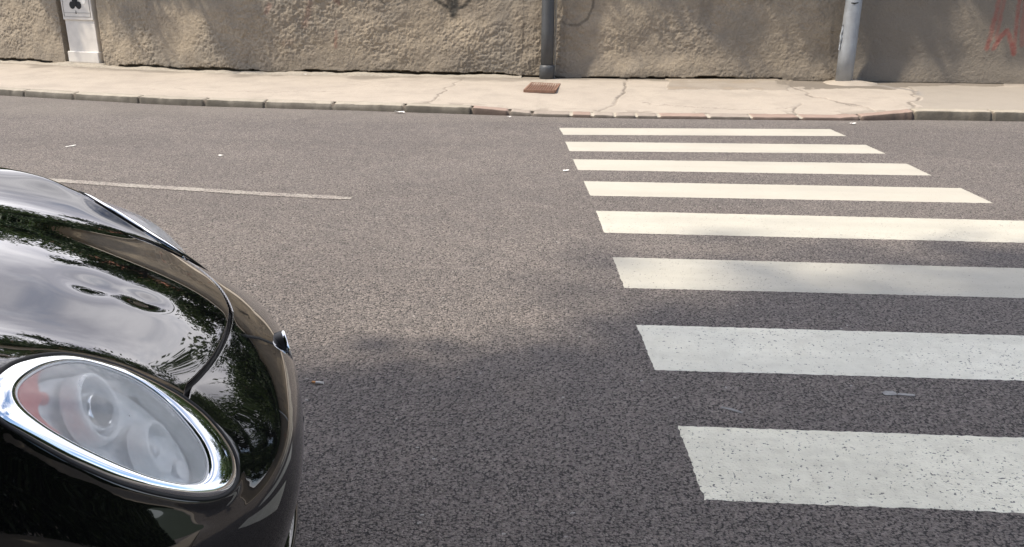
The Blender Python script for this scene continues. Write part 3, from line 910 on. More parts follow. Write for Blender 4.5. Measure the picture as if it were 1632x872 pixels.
# shrubs hanging over the top of the wall
def overhang(x0_, x1_, reach, seed, n, label, droop=0.0, back=0.0):
    r = np.random.default_rng(seed)
    cs_, rs_, ns_ = [], [], []
    for x in np.arange(x0_, x1_, .28):
        wy_ = float(wall_y(x))
        for q_ in range(7):
            f = reach(x)
            dd = (f - .16 - r.random() * (f + .1)) if not back else f - .12 - r.random() * back * (1 if q_ < 5 else 3)
            cs_.append((x + r.normal() * .12, wy_ - dd, 2.80 + r.random() * .32 - droop * r.random())); rs_.append(.17 + .10 * r.random()); ns_.append(n)
    V_, F_ = leaves(cs_, rs_, ns_, .085, seed, .9)
    root = empty('overhanging_shrub', ((x0_ + x1_) / 2, float(wall_y((x0_ + x1_) / 2)) + .6, 0))
    tag(root, label, 'shrub')
    off = np.array(root.location)
    mesh('foliage', V_ - off, F_, MAT['leaf2'], root)
    for k in range(5):
        b_ = MB()
        xx = x0_ + (x1_ - x0_) * (k + .5) / 5
        p0 = np.array([xx, float(wall_y(xx)) + .75, 0]) - off
        b_.tube([p0, p0 + (.1, .0, 1.4), p0 + (-.05, -.1, 2.6), p0 + (.1, -.5, 3.1)], [.05, .045, .035, .015], 8)
        b_.build('stem', MAT['bark'], root, True)
    return root
overhang(-.3, 3.6, lambda x: .44 + .04 * math.sin(x * 5), 101, 130, 'dark green shrub spilling over the wall between the two poles')
overhang(3.4, 12, lambda x: .64, 102, 130, 'dark green shrub spilling over the wall right of the galvanised pole')
overhang(-9.6, -5.9, lambda x: .70 + .24 * math.sin(x * 6.1) * math.sin(x * 2.3 + 1), 103, 150, 'straggly shrub spilling over the wall by the meter cabinet', .15, .30)

# ------------------------------------------------------------------ far surroundings
V = []
for a in np.linspace(0, 2 * math.pi, 97)[:-1]:
    for rr, hh in ((160, -3), (230, 14), (330, 38), (450, 44), (620, -5)):
        s_ = .55 + .45 * math.sin(a * 3 + 1) + .25 * math.sin(a * 7)
        V.append((rr * math.cos(a), rr * math.sin(a), hh * max(s_, .12) if hh > 0 else hh))
tag(mesh('hill', np.array(V), grid_faces(96, 5, True, False), MAT['hill'], smooth=True), kind='structure')

def building(x, y, rz, w_, d_, storeys, mat, label, name='apartment_building'):
    root = empty(name, (x, y, 0), rz)
    tag(root, label, 'building')
    H_ = storeys * 3.1 + .6
    b_ = MB(); b_.box((0, 0, H_ / 2), (w_, d_, H_)); b_.build('wall', mat, root)
    b_ = MB(); b_.add([(-w_ / 2 - .4, -d_ / 2 - .4, H_), (w_ / 2 + .4, -d_ / 2 - .4, H_), (w_ / 2 + .4, d_ / 2 + .4, H_), (-w_ / 2 - .4, d_ / 2 + .4, H_), (-w_ / 2 + 2, 0, H_ + 2.2), (w_ / 2 - 2, 0, H_ + 2.2)],
                      [(0, 1, 5, 4), (1, 2, 5), (2, 3, 4, 5), (3, 0, 4), (3, 2, 1, 0)])
    b_.build('roof', MAT['tiles'], root)
    n_ = max(2, int(w_ // 3))
    for sx, face in ((1, 'x'), (-1, 'x'), (1, 'y'), (-1, 'y')):
        ln = w_ if face == 'y' else d_
        m_ = max(2, int(ln // 3))
        for s_ in range(storeys):
            for k in range(m_):
                t = (k + .5) / m_ * ln - ln / 2; z = s_ * 3.1 + 2.0
                fr = MB(); gl = MB()
                if face == 'y':
                    fr.box((t, sx * (d_ / 2 + .02), z), (1.25, .10, 1.65)); gl.box((t, sx * (d_ / 2 + .045), z), (1.05, .10, 1.45))
                else:
                    fr.box((sx * (w_ / 2 + .02), t, z), (.10, 1.25, 1.65)); gl.box((sx * (w_ / 2 + .045), t, z), (.10, 1.05, 1.45))
                f_ = fr.build('window', MAT['white_box'], root); gl.build('pane', MAT['glass_dark'], f_)
    return root
building(-9, 34, .2, 10, 8, 2, MAT['stone'], 'stone house with tiled roof behind the wall and trees', 'stone_house')

# ------------------------------------------------------------------ the car
CAR = empty('parked_car', (-.755, 2.062, 0), .415)
tag(CAR, 'glossy black hatchback with dented bonnet and oval chrome ringed headlights', 'car')

def nat_matrix(n, t):
    A = np.zeros((n, n)); B = np.zeros((n, n)); A[0, 0] = A[-1, -1] = 1
    for i in range(1, n - 1):
        A[i, i - 1:i + 2] = (1, 4, 1); B[i, i - 1:i + 2] = (6, -12, 6)
    M2 = np.linalg.solve(A, B)
    t = np.asarray(t, float); k = np.clip(np.floor(t).astype(int), 0, n - 2); a = t - k; b = 1 - a
    I = np.eye(n)
    return b[:, None] * I[k] + a[:, None] * I[k + 1] + ((b ** 3 - b)[:, None] * M2[k] + (a ** 3 - a)[:, None] * M2[k + 1]) / 6

# columns run from the centre line round to the side, rows from the windscreen down to the lip
BODY = np.array([[[-1.2, 0.0, 1.092], [-0.85, 0.0, 1.032], [-0.5, 0.0, 0.929], [-0.17, 0.0, 0.792], [-0.071, 0.0, 0.728], [0.015, 0.0, 0.64], [0.04, 0.0, 0.5], [-0.017, 0.0, 0.36], [-0.046, 0.0, 0.22]], [[-1.2, 0.225, 1.087], [-0.86, 0.245, 1.028], [-0.52, 0.266, 0.926], [-0.207, 0.276, 0.791], [-0.101, 0.286, 0.728], [-0.007, 0.297, 0.63], [0.02, 0.297, 0.5], [-0.03, 0.297, 0.36], [-0.06, 0.297, 0.22]], [[-1.2, 0.429, 1.072], [-0.88, 0.46, 1.036], [-0.56, 0.481, 0.943], [-0.281, 0.501, 0.824], [-0.17, 0.521, 0.736], [-0.07, 0.542, 0.62], [-0.035, 0.542, 0.49], [-0.072, 0.542, 0.35], [-0.096, 0.532, 0.22]], [[-1.2, 0.573, 1.062], [-0.92, 0.603, 1.095], [-0.64, 0.629, 1.021], [-0.412, 0.649, 0.932], [-0.3, 0.68, 0.768], [-0.204, 0.705, 0.6], [-0.16, 0.716, 0.47], [-0.177, 0.716, 0.34], [-0.196, 0.695, 0.22]], [[-1.2, 0.654, 1.052], [-0.98, 0.685, 1.113], [-0.78, 0.711, 1.059], [-0.61, 0.736, 0.986], [-0.5, 0.777, 0.806], [-0.398, 0.808, 0.605], [-0.35, 0.823, 0.47], [-0.35, 0.818, 0.34], [-0.37, 0.797, 0.22]], [[-1.22, 0.705, 1.053], [-1.07, 0.726, 1.124], [-0.95, 0.751, 1.084], [-0.85, 0.787, 1.027], [-0.78, 0.828, 0.832], [-0.7, 0.859, 0.612], [-0.67, 0.869, 0.47], [-0.66, 0.864, 0.34], [-0.67, 0.849, 0.22]], [[-1.3, 0.726, 1.066], [-1.24, 0.746, 1.109], [-1.19, 0.772, 1.076], [-1.15, 0.808, 1.014], [-1.12, 0.844, 0.831], [-1.1, 0.869, 0.617], [-1.09, 0.874, 0.47], [-1.09, 0.869, 0.34], [-1.09, 0.854, 0.22]], [[-1.55, 0.736, 1.079], [-1.54, 0.757, 1.099], [-1.53, 0.782, 1.069], [-1.52, 0.818, 1.004], [-1.52, 0.849, 0.839], [-1.52, 0.874, 0.619], [-1.52, 0.879, 0.47], [-1.52, 0.874, 0.34], [-1.52, 0.859, 0.22]]])
for k_, w_ in ((0, 1), (1, 1), (2, .6)):
    BODY[k_, 4, 0] += .008 * w_; BODY[k_, 5, 0] += .016 * w_; BODY[k_, 6, 0] += .005 * w_
for r_, w_ in enumerate((.6, 1, 1, .55, .2)):          # crown of the bonnet
    BODY[:, r_, 2] += .036 * w_ * np.clip(1 - (BODY[:, r_, 1] / .60) ** 2, 0, 1)
NC, NR = 8, 9
CTRL = np.concatenate([BODY[1:][::-1] * np.array([1, -1, 1.]), BODY], 0)
def spline_matrix(K, t):
    # natural cubic spline on uneven knots K
    n = len(K); h = np.diff(K)
    A = np.zeros((n, n)); B = np.zeros((n, n)); A[0, 0] = A[-1, -1] = 1
    for i in range(1, n - 1):
        A[i, i - 1:i + 2] = (h[i - 1], 2 * (h[i - 1] + h[i]), h[i])
        B[i, i - 1:i + 2] = (6 / h[i - 1], -6 / h[i - 1] - 6 / h[i], 6 / h[i])
    M2 = np.linalg.solve(A, B)
    k = np.clip(np.searchsorted(K, t, 'right') - 1, 0, n - 2)
    hk = h[k]; a = (t - K[k]) / hk; b = 1 - a
    I = np.eye(n)
    return b[:, None] * I[k] + a[:, None] * I[k + 1] + (((b ** 3 - b) * hk ** 2)[:, None] * M2[k] + ((a ** 3 - a) * hk ** 2)[:, None] * M2[k + 1]) / 6
KV = np.concatenate([[0], np.cumsum(np.linalg.norm(np.diff(CTRL[2:13], axis=1), axis=-1).mean(0))])
KU = np.concatenate([[0], np.cumsum(np.linalg.norm(np.diff(CTRL[:, 1:7], axis=0), axis=-1).mean(1))])
def w_u(u): return spline_matrix(KU, np.interp(np.asarray(u, float) + 7, np.arange(15), KU))
def w_v(v): return spline_matrix(KV, np.interp(np.asarray(v, float), np.arange(NR), KV))
def surf(us, vs):
    return np.einsum('ic,crk,jr->ijk', w_u(us), CTRL, w_v(vs))
def surf_pts(us, vs):
    return np.einsum('ic,crk,ir->ik', w_u(us), CTRL, w_v(vs))

# headlight frame (right-hand lamp): origin, axes along / across / out, and the gentle curvature of its face
HC = np.array([-.323, -.660, .777]); HA = np.array([.746, .208, -.632]); HB = np.array([.075, .917, .391]); HN = np.array([.661, -.340, .669])
HA /= np.linalg.norm(HA); HN = np.cross(HA, HB); HN /= np.linalg.norm(HN); HB = np.cross(HN, HA)
HQ = np.array([.0046, .0084, .0536, .2268, .2841, -.0991, -.0132, .0128])
FAR = .006          # the far lamp stands a touch prouder
def face_h(s, t): return HQ[0] + HQ[1] * s + HQ[2] * t + HQ[3] * s * s + HQ[4] * s * t + HQ[5] * t * t + HQ[6] * s ** 3 + HQ[7] * s * s * t
RING = [(-0.252, -0.023), (-0.254, 0.009), (-0.243, 0.038), (-0.224, 0.073), (-0.186, 0.112), (-0.14, 0.145), (-0.081, 0.163), (-0.023, 0.171), (0.039, 0.164), (0.1, 0.152), (0.154, 0.127), (0.194, 0.092), (0.222, 0.061), (0.235, 0.031), (0.239, -0.001), (0.231, -0.027), (0.209, -0.05), (0.169, -0.068), (0.12, -0.077), (0.062, -0.083), (-0.004, -0.084), (-0.051, -0.08), (-0.096, -0.076), (-0.14, -0.068), (-0.184, -0.06), (-0.227, -0.052), (-0.244, -0.042)]
LENS = [(-0.214, 0.003), (-0.21, 0.029), (-0.195, 0.058), (-0.173, 0.09), (-0.141, 0.12), (-0.102, 0.141), (-0.059, 0.147), (-0.015, 0.147), (0.03, 0.136), (0.073, 0.115), (0.111, 0.085), (0.144, 0.053), (0.164, 0.02), (0.17, -0.009), (0.166, -0.032), (0.152, -0.047), (0.123, -0.056), (0.079, -0.061), (0.04, -0.062), (-0.008, -0.058), (-0.055, -0.053), (-0.1, -0.047), (-0.146, -0.038), (-0.182, -0.025), (-0.202, -0.014)]
def closed_curve(pts, n, sm=2.2):
    p = np.array(pts); d = np.linalg.norm(np.roll(p, -1, 0) - p, axis=1); s = np.concatenate([[0], np.cumsum(d)])
    t = np.linspace(0, s[-1], 720, endpoint=False)
    pp = np.concatenate([p, p[:1]])
    c = np.stack([np.interp(t, s, pp[:, k]) for k in (0, 1)], -1)
    k = np.arange(-40, 41); w = np.exp(-(k / (sm * 6)) ** 2); w /= w.sum()
    c = sum(wi * np.roll(c, ki, 0) for wi, ki in zip(w, k))
    return c[::720 // n]
NO = 180
OUT = closed_curve(RING, NO); INN = closed_curve(LENS, NO)
def to_car(s, t, h, side=1):
    P = HC + np.asarray(s)[..., None] * HA + np.asarray(t)[..., None] * HB + (face_h(s, t) + h + (FAR if side < 0 else 0))[..., None] * HN
    return P * np.array([1, side, 1.])
OUT_POLY = [tuple(p) for p in OUT[::3]]

GAPS = {}
def conform(P):
    """let the wings run flush into the headlight faces; returns points and distance outside the lamp outline"""
    dist = np.full(P.shape[:-1], 1.0)
    for side in (1, -1):
        Q = P * np.array([1, side, 1.])
        d = Q - HC
        s, t, h = d @ HA, d @ HB, d @ HN
        near = (np.abs(s) < .52) & (t > -.36) & (t < .46) & (Q[..., 1] < 0) & (np.abs(h - face_h(s, t)) < .30)
        sn, tn, hn = s[near], t[near], h[near]
        ins = inside(sn, tn, OUT_POLY)
        sd = np.full(sn.shape, 1e9); jn_ = np.zeros(sn.shape, int)
        for j_ in range(0, NO, 3):
            d2 = np.hypot(sn - OUT[j_, 0], tn - OUT[j_, 1])
            m_ = d2 < sd; sd[m_] = d2[m_]; jn_[m_] = j_ // 3
        sde = seg_dist(sn, tn, OUT_POLY + OUT_POLY[:1])
        gap_all = face_h(sn, tn) - .006 - hn
        if side not in GAPS and len(sn) > 5000:
            gj = np.array([gap_all[np.hypot(sn - OUT[j_, 0], tn - OUT[j_, 1]).argmin()] for j_ in range(0, NO, 3)])
            for _ in range(3): gj = (np.roll(gj, 1) + 2 * gj + np.roll(gj, -1)) / 4
            GAPS[side] = gj
        gj = GAPS[side]
        # inverse-distance blend of the rim offsets, so that the skin swells smoothly
        num = 0; den = 0
        for j_ in range(0, NO, 3):
            wj = 1 / ((sn - OUT[j_, 0]) ** 2 + (tn - OUT[j_, 1]) ** 2 + 2e-4) ** 2
            num = num + wj * gj[j_ // 3]; den = den + wj
        gb = num / den
        wgt = 1 - sstep(.0, .24, sde)
        Q[near] += np.where(ins, gap_all, wgt * (gb + (gap_all - gb) * np.exp(-(sde / .012) ** 2)))[:, None] * HN
        sd = np.where(ins, -sde, sde)
        P = Q * np.array([1, side, 1.])
        dd = dist[near]; dist[near] = np.minimum(dd, sd)
    return P, dist

CUTU = np.array([0, .58, 1.07, 1.46, 1.75, 2.02]); CUTV = np.array([3.64, 3.58, 3.53, 3.50, 3.50, 3.55])
def dense(a, b, c, d, n0, n1, n2):
    return np.unique(np.concatenate([np.linspace(a, b, n0), np.linspace(b, c, n1), np.linspace(c, d, n2)]))
us = dense(-7, -4.2, 2.4, 7, 110, 820, 200)
vs = dense(0, 1.2, 5.4, 8, 70, 520, 130)
cu_, cv_ = np.linspace(-7, 7, 281), np.linspace(0, 8, 201)
Gc, hdc = conform(surf(cu_, cv_))
def blur(A, n):
    for _ in range(n):
        B = np.pad(A, ((1, 1), (1, 1), (0, 0)), mode='reflect', reflect_type='odd')
        A = (4 * B[1:-1, 1:-1] + 2 * (B[:-2, 1:-1] + B[2:, 1:-1] + B[1:-1, :-2] + B[1:-1, 2:]) + B[:-2, :-2] + B[2:, 2:] + B[:-2, 2:] + B[2:, :-2]) / 16
    return A
Gb = blur(Gc, 150); Gl = blur(Gc, 40)
inner = sstep(.66, .50, np.abs(Gc[..., 1])) * sstep(5.2, 4.3, np.broadcast_to(cv_[None], Gc.shape[:2])) * sstep(.0, .06, hdc)
Gc = Gc + (Gl - Gc) * (.95 * sstep(.0, .05, hdc) * sstep(6.5, 5.5, np.broadcast_to(cv_[None], Gc.shape[:2])))[..., None]
Gc = Gc + (Gb - Gc) * inner[..., None]
def finish(u_, v_):
    A = np.tensordot(nat_matrix(281, (np.asarray(u_) + 7) * 20), Gc, (1, 0))
    return np.ascontiguousarray(np.tensordot(A, nat_matrix(201, np.asarray(v_) * 25), (1, 1)).transpose(0, 2, 1))
G = finish(us, vs)
_, hd = conform(G)
UU, VV = np.meshgrid(us, vs, indexing='ij')
# two dents in the bonnet
for (dx, dy, am, sg) in ((-.402, -.13, .0080, .040), (-.299, -.134, .0100, .030)):
    r2 = (G[..., 0] - dx) ** 2 + (G[..., 1] - dy) ** 2
    G[..., 2] -= am * np.exp(-r2 / (2 * sg * sg)) - am * .25 * np.exp(-r2 / (2 * (1.9 * sg) ** 2))
# shut line at the front of the bonnet
nrm = np.cross(np.gradient(G, axis=0), np.gradient(G, axis=1)); nrm /= np.linalg.norm(nrm, axis=-1, keepdims=True) + 1e-12
if nrm[len(us) // 2, len(vs) // 3, 2] < 0: nrm = -nrm
cu = np.linspace(-2.02, 2.02, 160)
cut3 = np.einsum('ia,abk,ib->ik', nat_matrix(281, (cu + 7) * 20), Gc, nat_matrix(201, np.interp(np.abs(cu), CUTU, CUTV) * 25), optimize=True)
sel = (np.abs(UU) < 2.3) & (VV > 2.7) & (VV < 4.2)
pts = G[sel]; dm = np.full(len(pts), 1e9)
for a, b in zip(cut3[:-1], cut3[1:]):
    v_ = b - a; t_ = np.clip(((pts - a) @ v_) / (v_ @ v_), 0, 1)
    dm = np.minimum(dm, np.linalg.norm(pts - a - t_[:, None] * v_, axis=1))
dep = .020 * (1 - sstep(.0030, .0066, dm)) + .0005 * np.exp(-(dm / .010) ** 2)
Gs = G.copy(); Gs[sel] = pts - nrm[sel] * dep[:, None]
G = Gs
# split into bonnet and front body, leaving the lamp holes and wheel arches open
HOODP = [(float(u), float(v)) for u, v in zip(cu, np.interp(np.abs(cu), CUTU, CUTV))]
side_r = [(-1.70, 2.52), (-1.92, 2.36), (-2.78, 2.50), (-3.2, 2.75), (-3.5, 2.95), (-3.75, 3.05), (-4.6, 2.9), (-5.5, 2.6), (-6.3, 2.0), (-6.5, -.1)]
HOOD_POLY = side_r[::-1] + HOODP + [(-u, v) for u, v in side_r]
F = grid_faces(len(us), len(vs))
fu = UU.ravel()[F].mean(1); fv = VV.ravel()[F].mean(1)
hole = (hd.ravel()[F].max(1) < -.005)
C = G.reshape(-1, 3)[F].mean(1)
arch = (((C[:, 0] + .96) ** 2 + (C[:, 2] - .31) ** 2) < .355 ** 2) & (np.abs(C[:, 1]) > .6)
hoodm = inside(fu, fv, HOOD_POLY) & ~hole
bodym = ~inside(fu, fv, HOOD_POLY) & ~hole & ~arch
def sub(name, keep, mat, parent):
    f = F[keep]; ids, inv = np.unique(f, return_inverse=True)
    return mesh(name, G.reshape(-1, 3)[ids], inv.reshape(f.shape), mat, parent, True)
dmf = np.full(UU.shape, 1.0); dmf[sel] = dm
seam = (dmf.ravel()[F].mean(1) < .0042) & ~hole
hoodm &= ~seam; bodym &= ~seam
hood = sub('bonnet', hoodm, MAT['car'], CAR)
sub('bonnet_gap_shade', seam, MAT['rubber'], CAR)  # groove floor coloured black to paint in the dark of the open gap
front = sub('front_body', bodym, MAT['car'], CAR)

# ---- headlights
def strip(rows, side, name, mat, parent, closed=True, smooth=True):
    V = np.stack([to_car(r[0], r[1], np.broadcast_to(r[2], r[0].shape).astype(float), side) for r in rows], 1)
    f = grid_faces(V.shape[0], V.shape[1], closed, False)
    if side < 0: f = f[:, ::-1]
    return mesh(name, V, f, mat, parent, smooth)
def lerp_outline(f): return OUT[:, 0] * (1 - f) + INN[:, 0] * f, OUT[:, 1] * (1 - f) + INN[:, 1] * f
LC = np.array([-.012, .038])
def inset(f): return INN[:, 0] * f + LC[0] * (1 - f), INN[:, 1] * f + LC[1] * (1 - f)
def loc_pts(P, side):
    P = np.asarray(P, float)
    return (HC + P[:, :1] * HA + P[:, 1:2] * HB + (face_h(P[:, 0], P[:, 1])[:, None] + P[:, 2:3]) * HN) * np.array([1, side, 1.])
def cup(c, axis, R, depth, side, name, mat, parent, prof=None, n=48):
    ax = np.array(axis, float); ax /= np.linalg.norm(ax)
    u_ = np.cross(ax, [0, 1, .2]); u_ /= np.linalg.norm(u_); w_ = np.cross(ax, u_)
    prof = prof or [(R * math.sqrt(k / 12), -depth * (1 - k / 12)) for k in range(13)]
    V = []
    for r_, z_ in prof:
        for k in range(n):
            a = 2 * math.pi * k / n
            V.append(np.array(c) + ax * z_ + u_ * r_ * math.cos(a) + w_ * r_ * math.sin(a))
    V = np.array(V)
    P = (HC + V[:, :1] * HA + V[:, 1:2] * HB + (V[:, 2:3] + (FAR if side < 0 else 0)) * HN) * np.array([1, side, 1.])
    return mesh(name, P, grid_faces(len(prof), n, False, True), mat, parent, True)

for side in (1, -1):
    root = strip([(*inset(1.0), -.004), (*inset(.99), -.02), (*inset(.96), -.055), (*inset(.90), -.090), (*inset(.6), -.105), (*inset(.02), -.105)], side, 'headlight', MAT['bowl'], CAR)
    root['label'] = 'oval headlight nearest the camera' if side == 1 else 'far headlight, only its top showing over the bonnet'
    # chrome surround
    pr = [(.02, -.05), (-.012, -.012), (.0, -.0065), (.08, -.0036), (.22, -.0004), (.40, .0020), (.58, .0034), (.74, .0042), (.88, .0044), (.95, .0030), (.985, -.001), (1.02, -.012)]
    strip([(*lerp_outline(f), h) for f, h in pr], side, 'chrome_surround', MAT['chrome'], root)
    # rubber seal round the outside
    oc = to_car(OUT[:, 0] * 1.012, OUT[:, 1] * 1.02 + -.0006, np.full(NO, -.0085), side)
    V, f = tube_np(oc, np.full(NO, .0044 if side > 0 else .0022), 10, True)
    mesh('rubber_seal', V, f, MAT['rubber'], root, True)
    # lens
    rows = []
    for f_ in np.concatenate([[1.004], np.linspace(1, 0.01, 26)]):
        hgt = -.005 if f_ > 1.001 else -.001 + (.020 if side > 0 else .046) * (1 - f_ ** 2.0)
        rows.append((*inset(min(f_, 1.0)), hgt))
    strip(rows, side, 'lens', MAT['lens'], root)
    # lens edge bead
    ic = to_car(INN[:, 0], INN[:, 1], np.full(NO, -.001), side)
    V, f = tube_np(ic, np.full(NO, .0026), 8, True)
    mesh('lens_rim', V, f, MAT['satin'], root, True)
    # pale inner mask with its two lamp openings
    strip([(*inset(.93), -.040), (*inset(.86), -.034), (*inset(.70), -.040), (*inset(.45), -.052), (*inset(.2), -.060), (*inset(.01), -.062)], side, 'inner_mask', MAT['satin'], root)
    # amber strip along the outer end
    i = np.arange(-36, 20)
    wv = .26 * np.clip(np.minimum((i + 36) / 22, (19 - i) / 12), .02, 1)
    a0 = INN[i % NO]
    b0 = a0 * (1 - wv[:, None]) + LC * wv[:, None]
    m0 = (a0 + b0) / 2
    V = np.stack([to_car(p[:, 0], p[:, 1], np.full(len(i), h), side) for p, h in ((a0, -.004), (m0, -.010), (b0, -.022))], 1)
    mesh('side_reflector', V, grid_faces(len(i), 3), MAT['amber'], root, True)
    # dipped beam: rim, dark bowl, projector
    ax = (.42, -.02, .90)
    c1 = (-.052, .066, -.012)
    cup(c1, ax, .060, .055, side, 'reflector_bowl', MAT['silver'], root)
    cup(c1, ax, .050, 0, side, 'lamp_rim', MAT['satin'], root, [(.057, -.006), (.058, .003), (.062, .006), (.067, .003), (.069, -.008), (.071, -.03)])
    cup(np.array(c1) + np.array([.010, .004, -.012]), ax, .028, 0, side, 'projector', MAT['lamp_glass'], root, [(.030, -.02), (.029, -.004), (.024, .010), (.016, .018), (.008, .021), (.0005, .022)])
    cup(np.array(c1) + np.array([.010, .004, -.012]), ax, .028, 0, side, 'projector_ring', MAT['chrome'], root, [(.030, -.006), (.031, .002), (.035, .002), (.036, -.012)])
    c2 = (.078, .026, -.014)
    cup(c2, ax, .048, .045, side, 'reflector_bowl', MAT['silver'], root)
    cup(c2, ax, .048, 0, side, 'lamp_rim', MAT['satin'], root, [(.044, -.006), (.045, .003), (.049, .006), (.054, .003), (.057, -.010), (.060, -.03)])
    cup(np.array(c2) + np.array([-.004, .0, -.02]), ax, .012, 0, side, 'bulb_cap', MAT['silver'], root, [(.013, -.01), (.013, .006), (.009, .013), (.0005, .015)])
    c3 = (.135, .004, -.024)
    cup(c3, ax, .022, .02, side, 'reflector_bowl', MAT['silver'], root)
    cup((-.150, .055, -.034), ax, .020, .02, side, 'indicator_bulb', MAT['amber'], root, [(.016, -.02), (.016, 0), (.010, .012), (.0005, .016)])

# ---- badge, shield grille, lip
def frame_at(u, v):
    p = surf_pts([u], [v])[0]; du = surf_pts([u + .02], [v])[0] - surf_pts([u - .02], [v])[0]; dv = surf_pts([u], [v + .02])[0] - surf_pts([u], [v - .02])[0]
    n_ = np.cross(du, dv); n_ /= np.linalg.norm(n_)
    if n_[0] < 0: n_ = -n_
    return p, n_
bp = np.array([.022, 0, .636]); bn = np.array([.985, 0, .17])
def turned(prof, name, mat, parent, n=48):
    u_ = np.array([0, 1.0, 0]); w_ = np.cross(bn, u_)
    V = [bp + bn * z_ + u_ * r_ * math.cos(2 * math.pi * k / n) + w_ * r_ * math.sin(2 * math.pi * k / n) for r_, z_ in prof for k in range(n)]
    return mesh(name, np.array(V), grid_faces(len(prof), n, False, True), mat, parent, True)
bd = turned([(.030, -.045), (.044, -.02), (.046, .0), (.046, .006)], 'badge', MAT['plastic'], CAR)
turned([(.046, .004), (.0475, .006), (.0475, .011), (.045, .013), (.041, .013), (.039, .010)], 'badge_rim', MAT['chrome'], bd)
turned([(.040, .0095), (.02, .0115), (.0005, .012)], 'badge_face', MAT['glass_dark'], bd)
su = []
for k in range(41):
    t = k / 40
    v_ = 5.7 + (7.4 - 5.7) * t
    su.append((.72 * (1 - t) ** .8 + .10, v_))
ed = [(-a, b) for a, b in su] + [(a, b) for a, b in su[::-1]]
E3 = np.array([surf_pts([a], [b])[0] + frame_at(a, b)[1] * -.006 for a, b in ed])
V, f = tube_np(E3, np.full(len(E3), .006), 10, True)
sh = mesh('shield_frame', V, f, MAT['plastic'], CAR, True)
V = np.array([[surf_pts([-a + 2 * a * q / 10], [b])[0] + np.array([-.004, 0, 0]) for q in range(11)] for a, b in su])
mesh('grille_mesh', V, grid_faces(41, 11), MAT['plastic'], sh, True)
lu = np.linspace(-3.4, 3.4, 160)
lp = surf_pts(lu, np.full(160, 7.95))
out_ = .060 * np.clip(1 - (np.abs(lp[:, 1]) / .47) ** 2, 0, 1) + .004
rows = []
for dx, dz in ((0, .02), (.0, .012), (.8, .008), (.97, .002), (1.0, -.008), (.9, -.018), (-.2, -.02)):
    rows.append(lp + np.stack([out_ * dx, lp[:, 1] * 0, np.full(160, dz - .006)], -1))
mesh('front_lip', np.stack(rows, 1), grid_faces(160, len(rows)), MAT['car'], CAR, True)

# ---- rest of the car
ST = [(-1.535, .868, .83), (-1.9, .872, .84), (-2.5, .870, .845), (-2.95, .872, .845), (-3.3, .868, .83), (-3.7, .835, .79), (-3.95, .76, .72), (-4.05, .60, .58)]
def ring_at(x, ym, yw):
    return [(ym - .02, .22), (ym, .36), (ym + .004, .48), (ym, .62), (yw + .01, .84), (yw - .02, 1.0), (yw - .07, 1.075), (yw - .20, 1.09)]
R_ = []
for x, ym, yw in ST:
    h = ring_at(x, ym, yw)
    R_.append([(x, -y, z) for y, z in h] + [(x, y, z) for y, z in h[::-1]])
R_ = np.array(R_)
t_ = np.linspace(0, len(ST) - 1, 90)
R_ = np.einsum('ij,jkl->ikl', nat_matrix(len(ST), t_), R_)
k_ = np.linspace(0, R_.shape[1] - 1, 90)
R_ = np.einsum('ij,kjl->kil', nat_matrix(R_.shape[1], k_), R_)
f = grid_faces(90, 90)
C_ = R_.reshape(-1, 3)[f].mean(1)
keep = ~((((C_[:, 0] + 3.47) ** 2 + (C_[:, 2] - .31) ** 2) < .35 ** 2) & (np.abs(C_[:, 1]) > .6))
rear = mesh('rear_body', R_, f[keep], MAT['car'], CAR, True)
b = MB(); V_ = [tuple(p) for p in R_[-1]]
b.add(V_, [tuple(range(len(V_)))]); b.build('tail_panel', MAT['car'], CAR)
def patch(rows, name, mat, parent, nu=16, nv=16):
    A = np.array(rows, float)
    V = np.einsum('ia,abk,jb->ijk', nat_matrix(A.shape[0], np.linspace(0, A.shape[0] - 1, nu)), A, nat_matrix(A.shape[1], np.linspace(0, A.shape[1] - 1, nv)))
    return mesh(name, V, grid_faces(nu, nv), mat, parent, True)
patch([[(-1.22, -.66, 1.06), (-1.14, 0, 1.085), (-1.22, .66, 1.06)], [(-1.62, -.63, 1.27), (-1.53, 0, 1.30), (-1.62, .63, 1.27)], [(-2.02, -.57, 1.425), (-1.93, 0, 1.46), (-2.02, .57, 1.425)]], 'windscreen', MAT['glass_dark'], CAR)
patch([[(-2.0, -.585, 1.42), (-1.92, 0, 1.462), (-2.0, .585, 1.42)], [(-2.6, -.60, 1.44), (-2.6, 0, 1.495), (-2.6, .60, 1.44)], [(-3.2, -.58, 1.40), (-3.2, 0, 1.455), (-3.2, .58, 1.40)], [(-3.65, -.54, 1.32), (-3.68, 0, 1.36), (-3.65, .54, 1.32)]], 'roof', MAT['car'], CAR)
patch([[(-3.64, -.55, 1.32), (-3.69, 0, 1.36), (-3.64, .55, 1.32)], [(-3.9, -.62, 1.06), (-3.97, 0, 1.06), (-3.9, .62, 1.06)]], 'rear_window', MAT['glass_dark'], CAR, 8, 16)
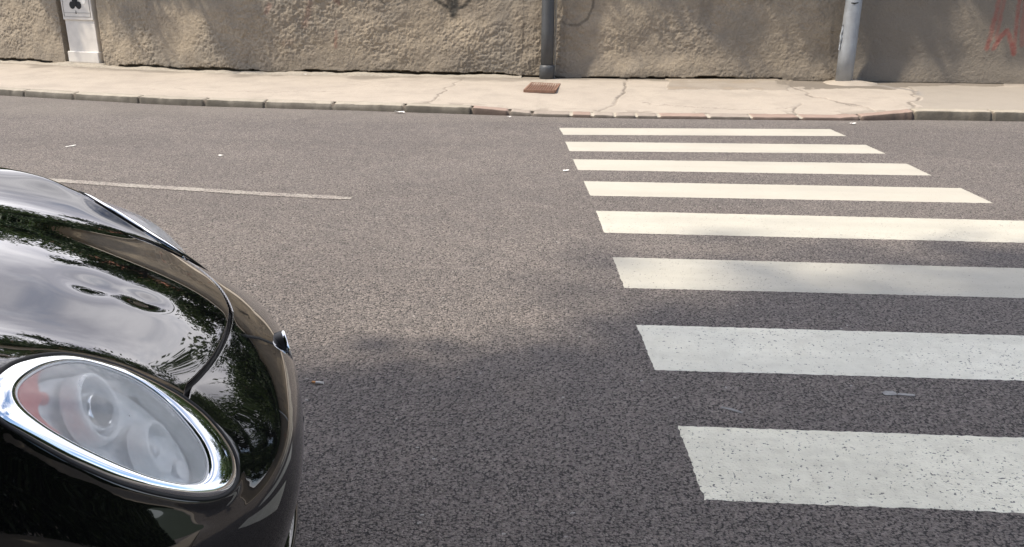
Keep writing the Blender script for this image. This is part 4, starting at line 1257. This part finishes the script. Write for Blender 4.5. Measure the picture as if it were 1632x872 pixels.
for sy in (-1, 1):
    patch([[(-1.35, sy * .74, 1.07), (-2.4, sy * .775, 1.08), (-3.5, sy * .74, 1.085)], [(-1.70, sy * .67, 1.26), (-2.45, sy * .70, 1.27), (-3.5, sy * .66, 1.22)], [(-2.02, sy * .59, 1.41), (-2.6, sy * .605, 1.435), (-3.45, sy * .57, 1.36)]], 'side_window', MAT['glass_dark'], CAR)
    b = MB(); b.tube([(-1.16, sy * .70, 1.06), (-1.6, sy * .64, 1.28), (-2.02, sy * .58, 1.43), (-2.6, sy * .60, 1.445), (-3.2, sy * .58, 1.40), (-3.66, sy * .55, 1.31), (-3.93, sy * .66, 1.03)], [.03, .032, .03, .024, .03, .045, .05], 10)
    b.build('pillar', MAT['car'], CAR, True)
    b = MB(); b.box((-2.72, sy * .70, 1.25), (.07, .03, .34)); b.build('door_pillar', MAT['plastic'], CAR)
    V, f = lathe([(.0, -.06), (.05, -.06), (.085, -.03), (.09, .0), (.07, .035), (.0, .05)], 20)
    V = V * np.array([1.0, 1.2, .9])
    V = np.stack([V[:, 2] * .8 - 1.52, sy * (.93 + V[:, 1] * .9), 1.12 + V[:, 0] * .8], -1)
    mi = mesh('door_mirror', V, f, MAT['car'], CAR, True)
    b = MB(); b.box((-2.15, sy * .876, .86), (.16, .03, .03), 0, .008); b.build('door_handle', MAT['chrome'], CAR)
    b = MB(); b.box((-3.86, sy * .735, .84), (.14, .12, .15), -sy * .3, .03); b.build('tail_lamp', MAT['red_lamp'], CAR)
    for wx in (-.96, -3.47):
        V, f = lathe([(.205, -.09), (.25, -.10), (.298, -.092), (.312, -.06), (.314, 0), (.312, .06), (.298, .092), (.25, .10), (.205, .09), (.205, -.09)], 48)
        V = np.stack([V[:, 0] + wx, V[:, 2] + sy * .755, V[:, 1] + .314], -1)
        wh = mesh('wheel', V, f, MAT['tyre'], CAR, True)
        b = MB()
        for k in range(5):
            a = 2 * math.pi * k / 5
            b.tube([(wx, sy * .84, .314), (wx + .19 * math.cos(a), sy * .83, .314 + .19 * math.sin(a))], [.035, .03], 8)
        V, f = lathe([(.17, -.05), (.206, -.08), (.206, .06), (.196, .08), (.19, .05), (.17, -.05)], 40)
        V = np.stack([V[:, 0] + wx, V[:, 2] + sy * .755, V[:, 1] + .314], -1)
        b.add(V, f); b.build('rim', MAT['alloy'], wh, True)
b = MB(); b.box((-2.5, 0, .30), (3.3, 1.35, .30)); b.box((-.75, 0, .55), (.9, 1.05, .5)); b.build('underbody', MAT['plastic'], CAR)
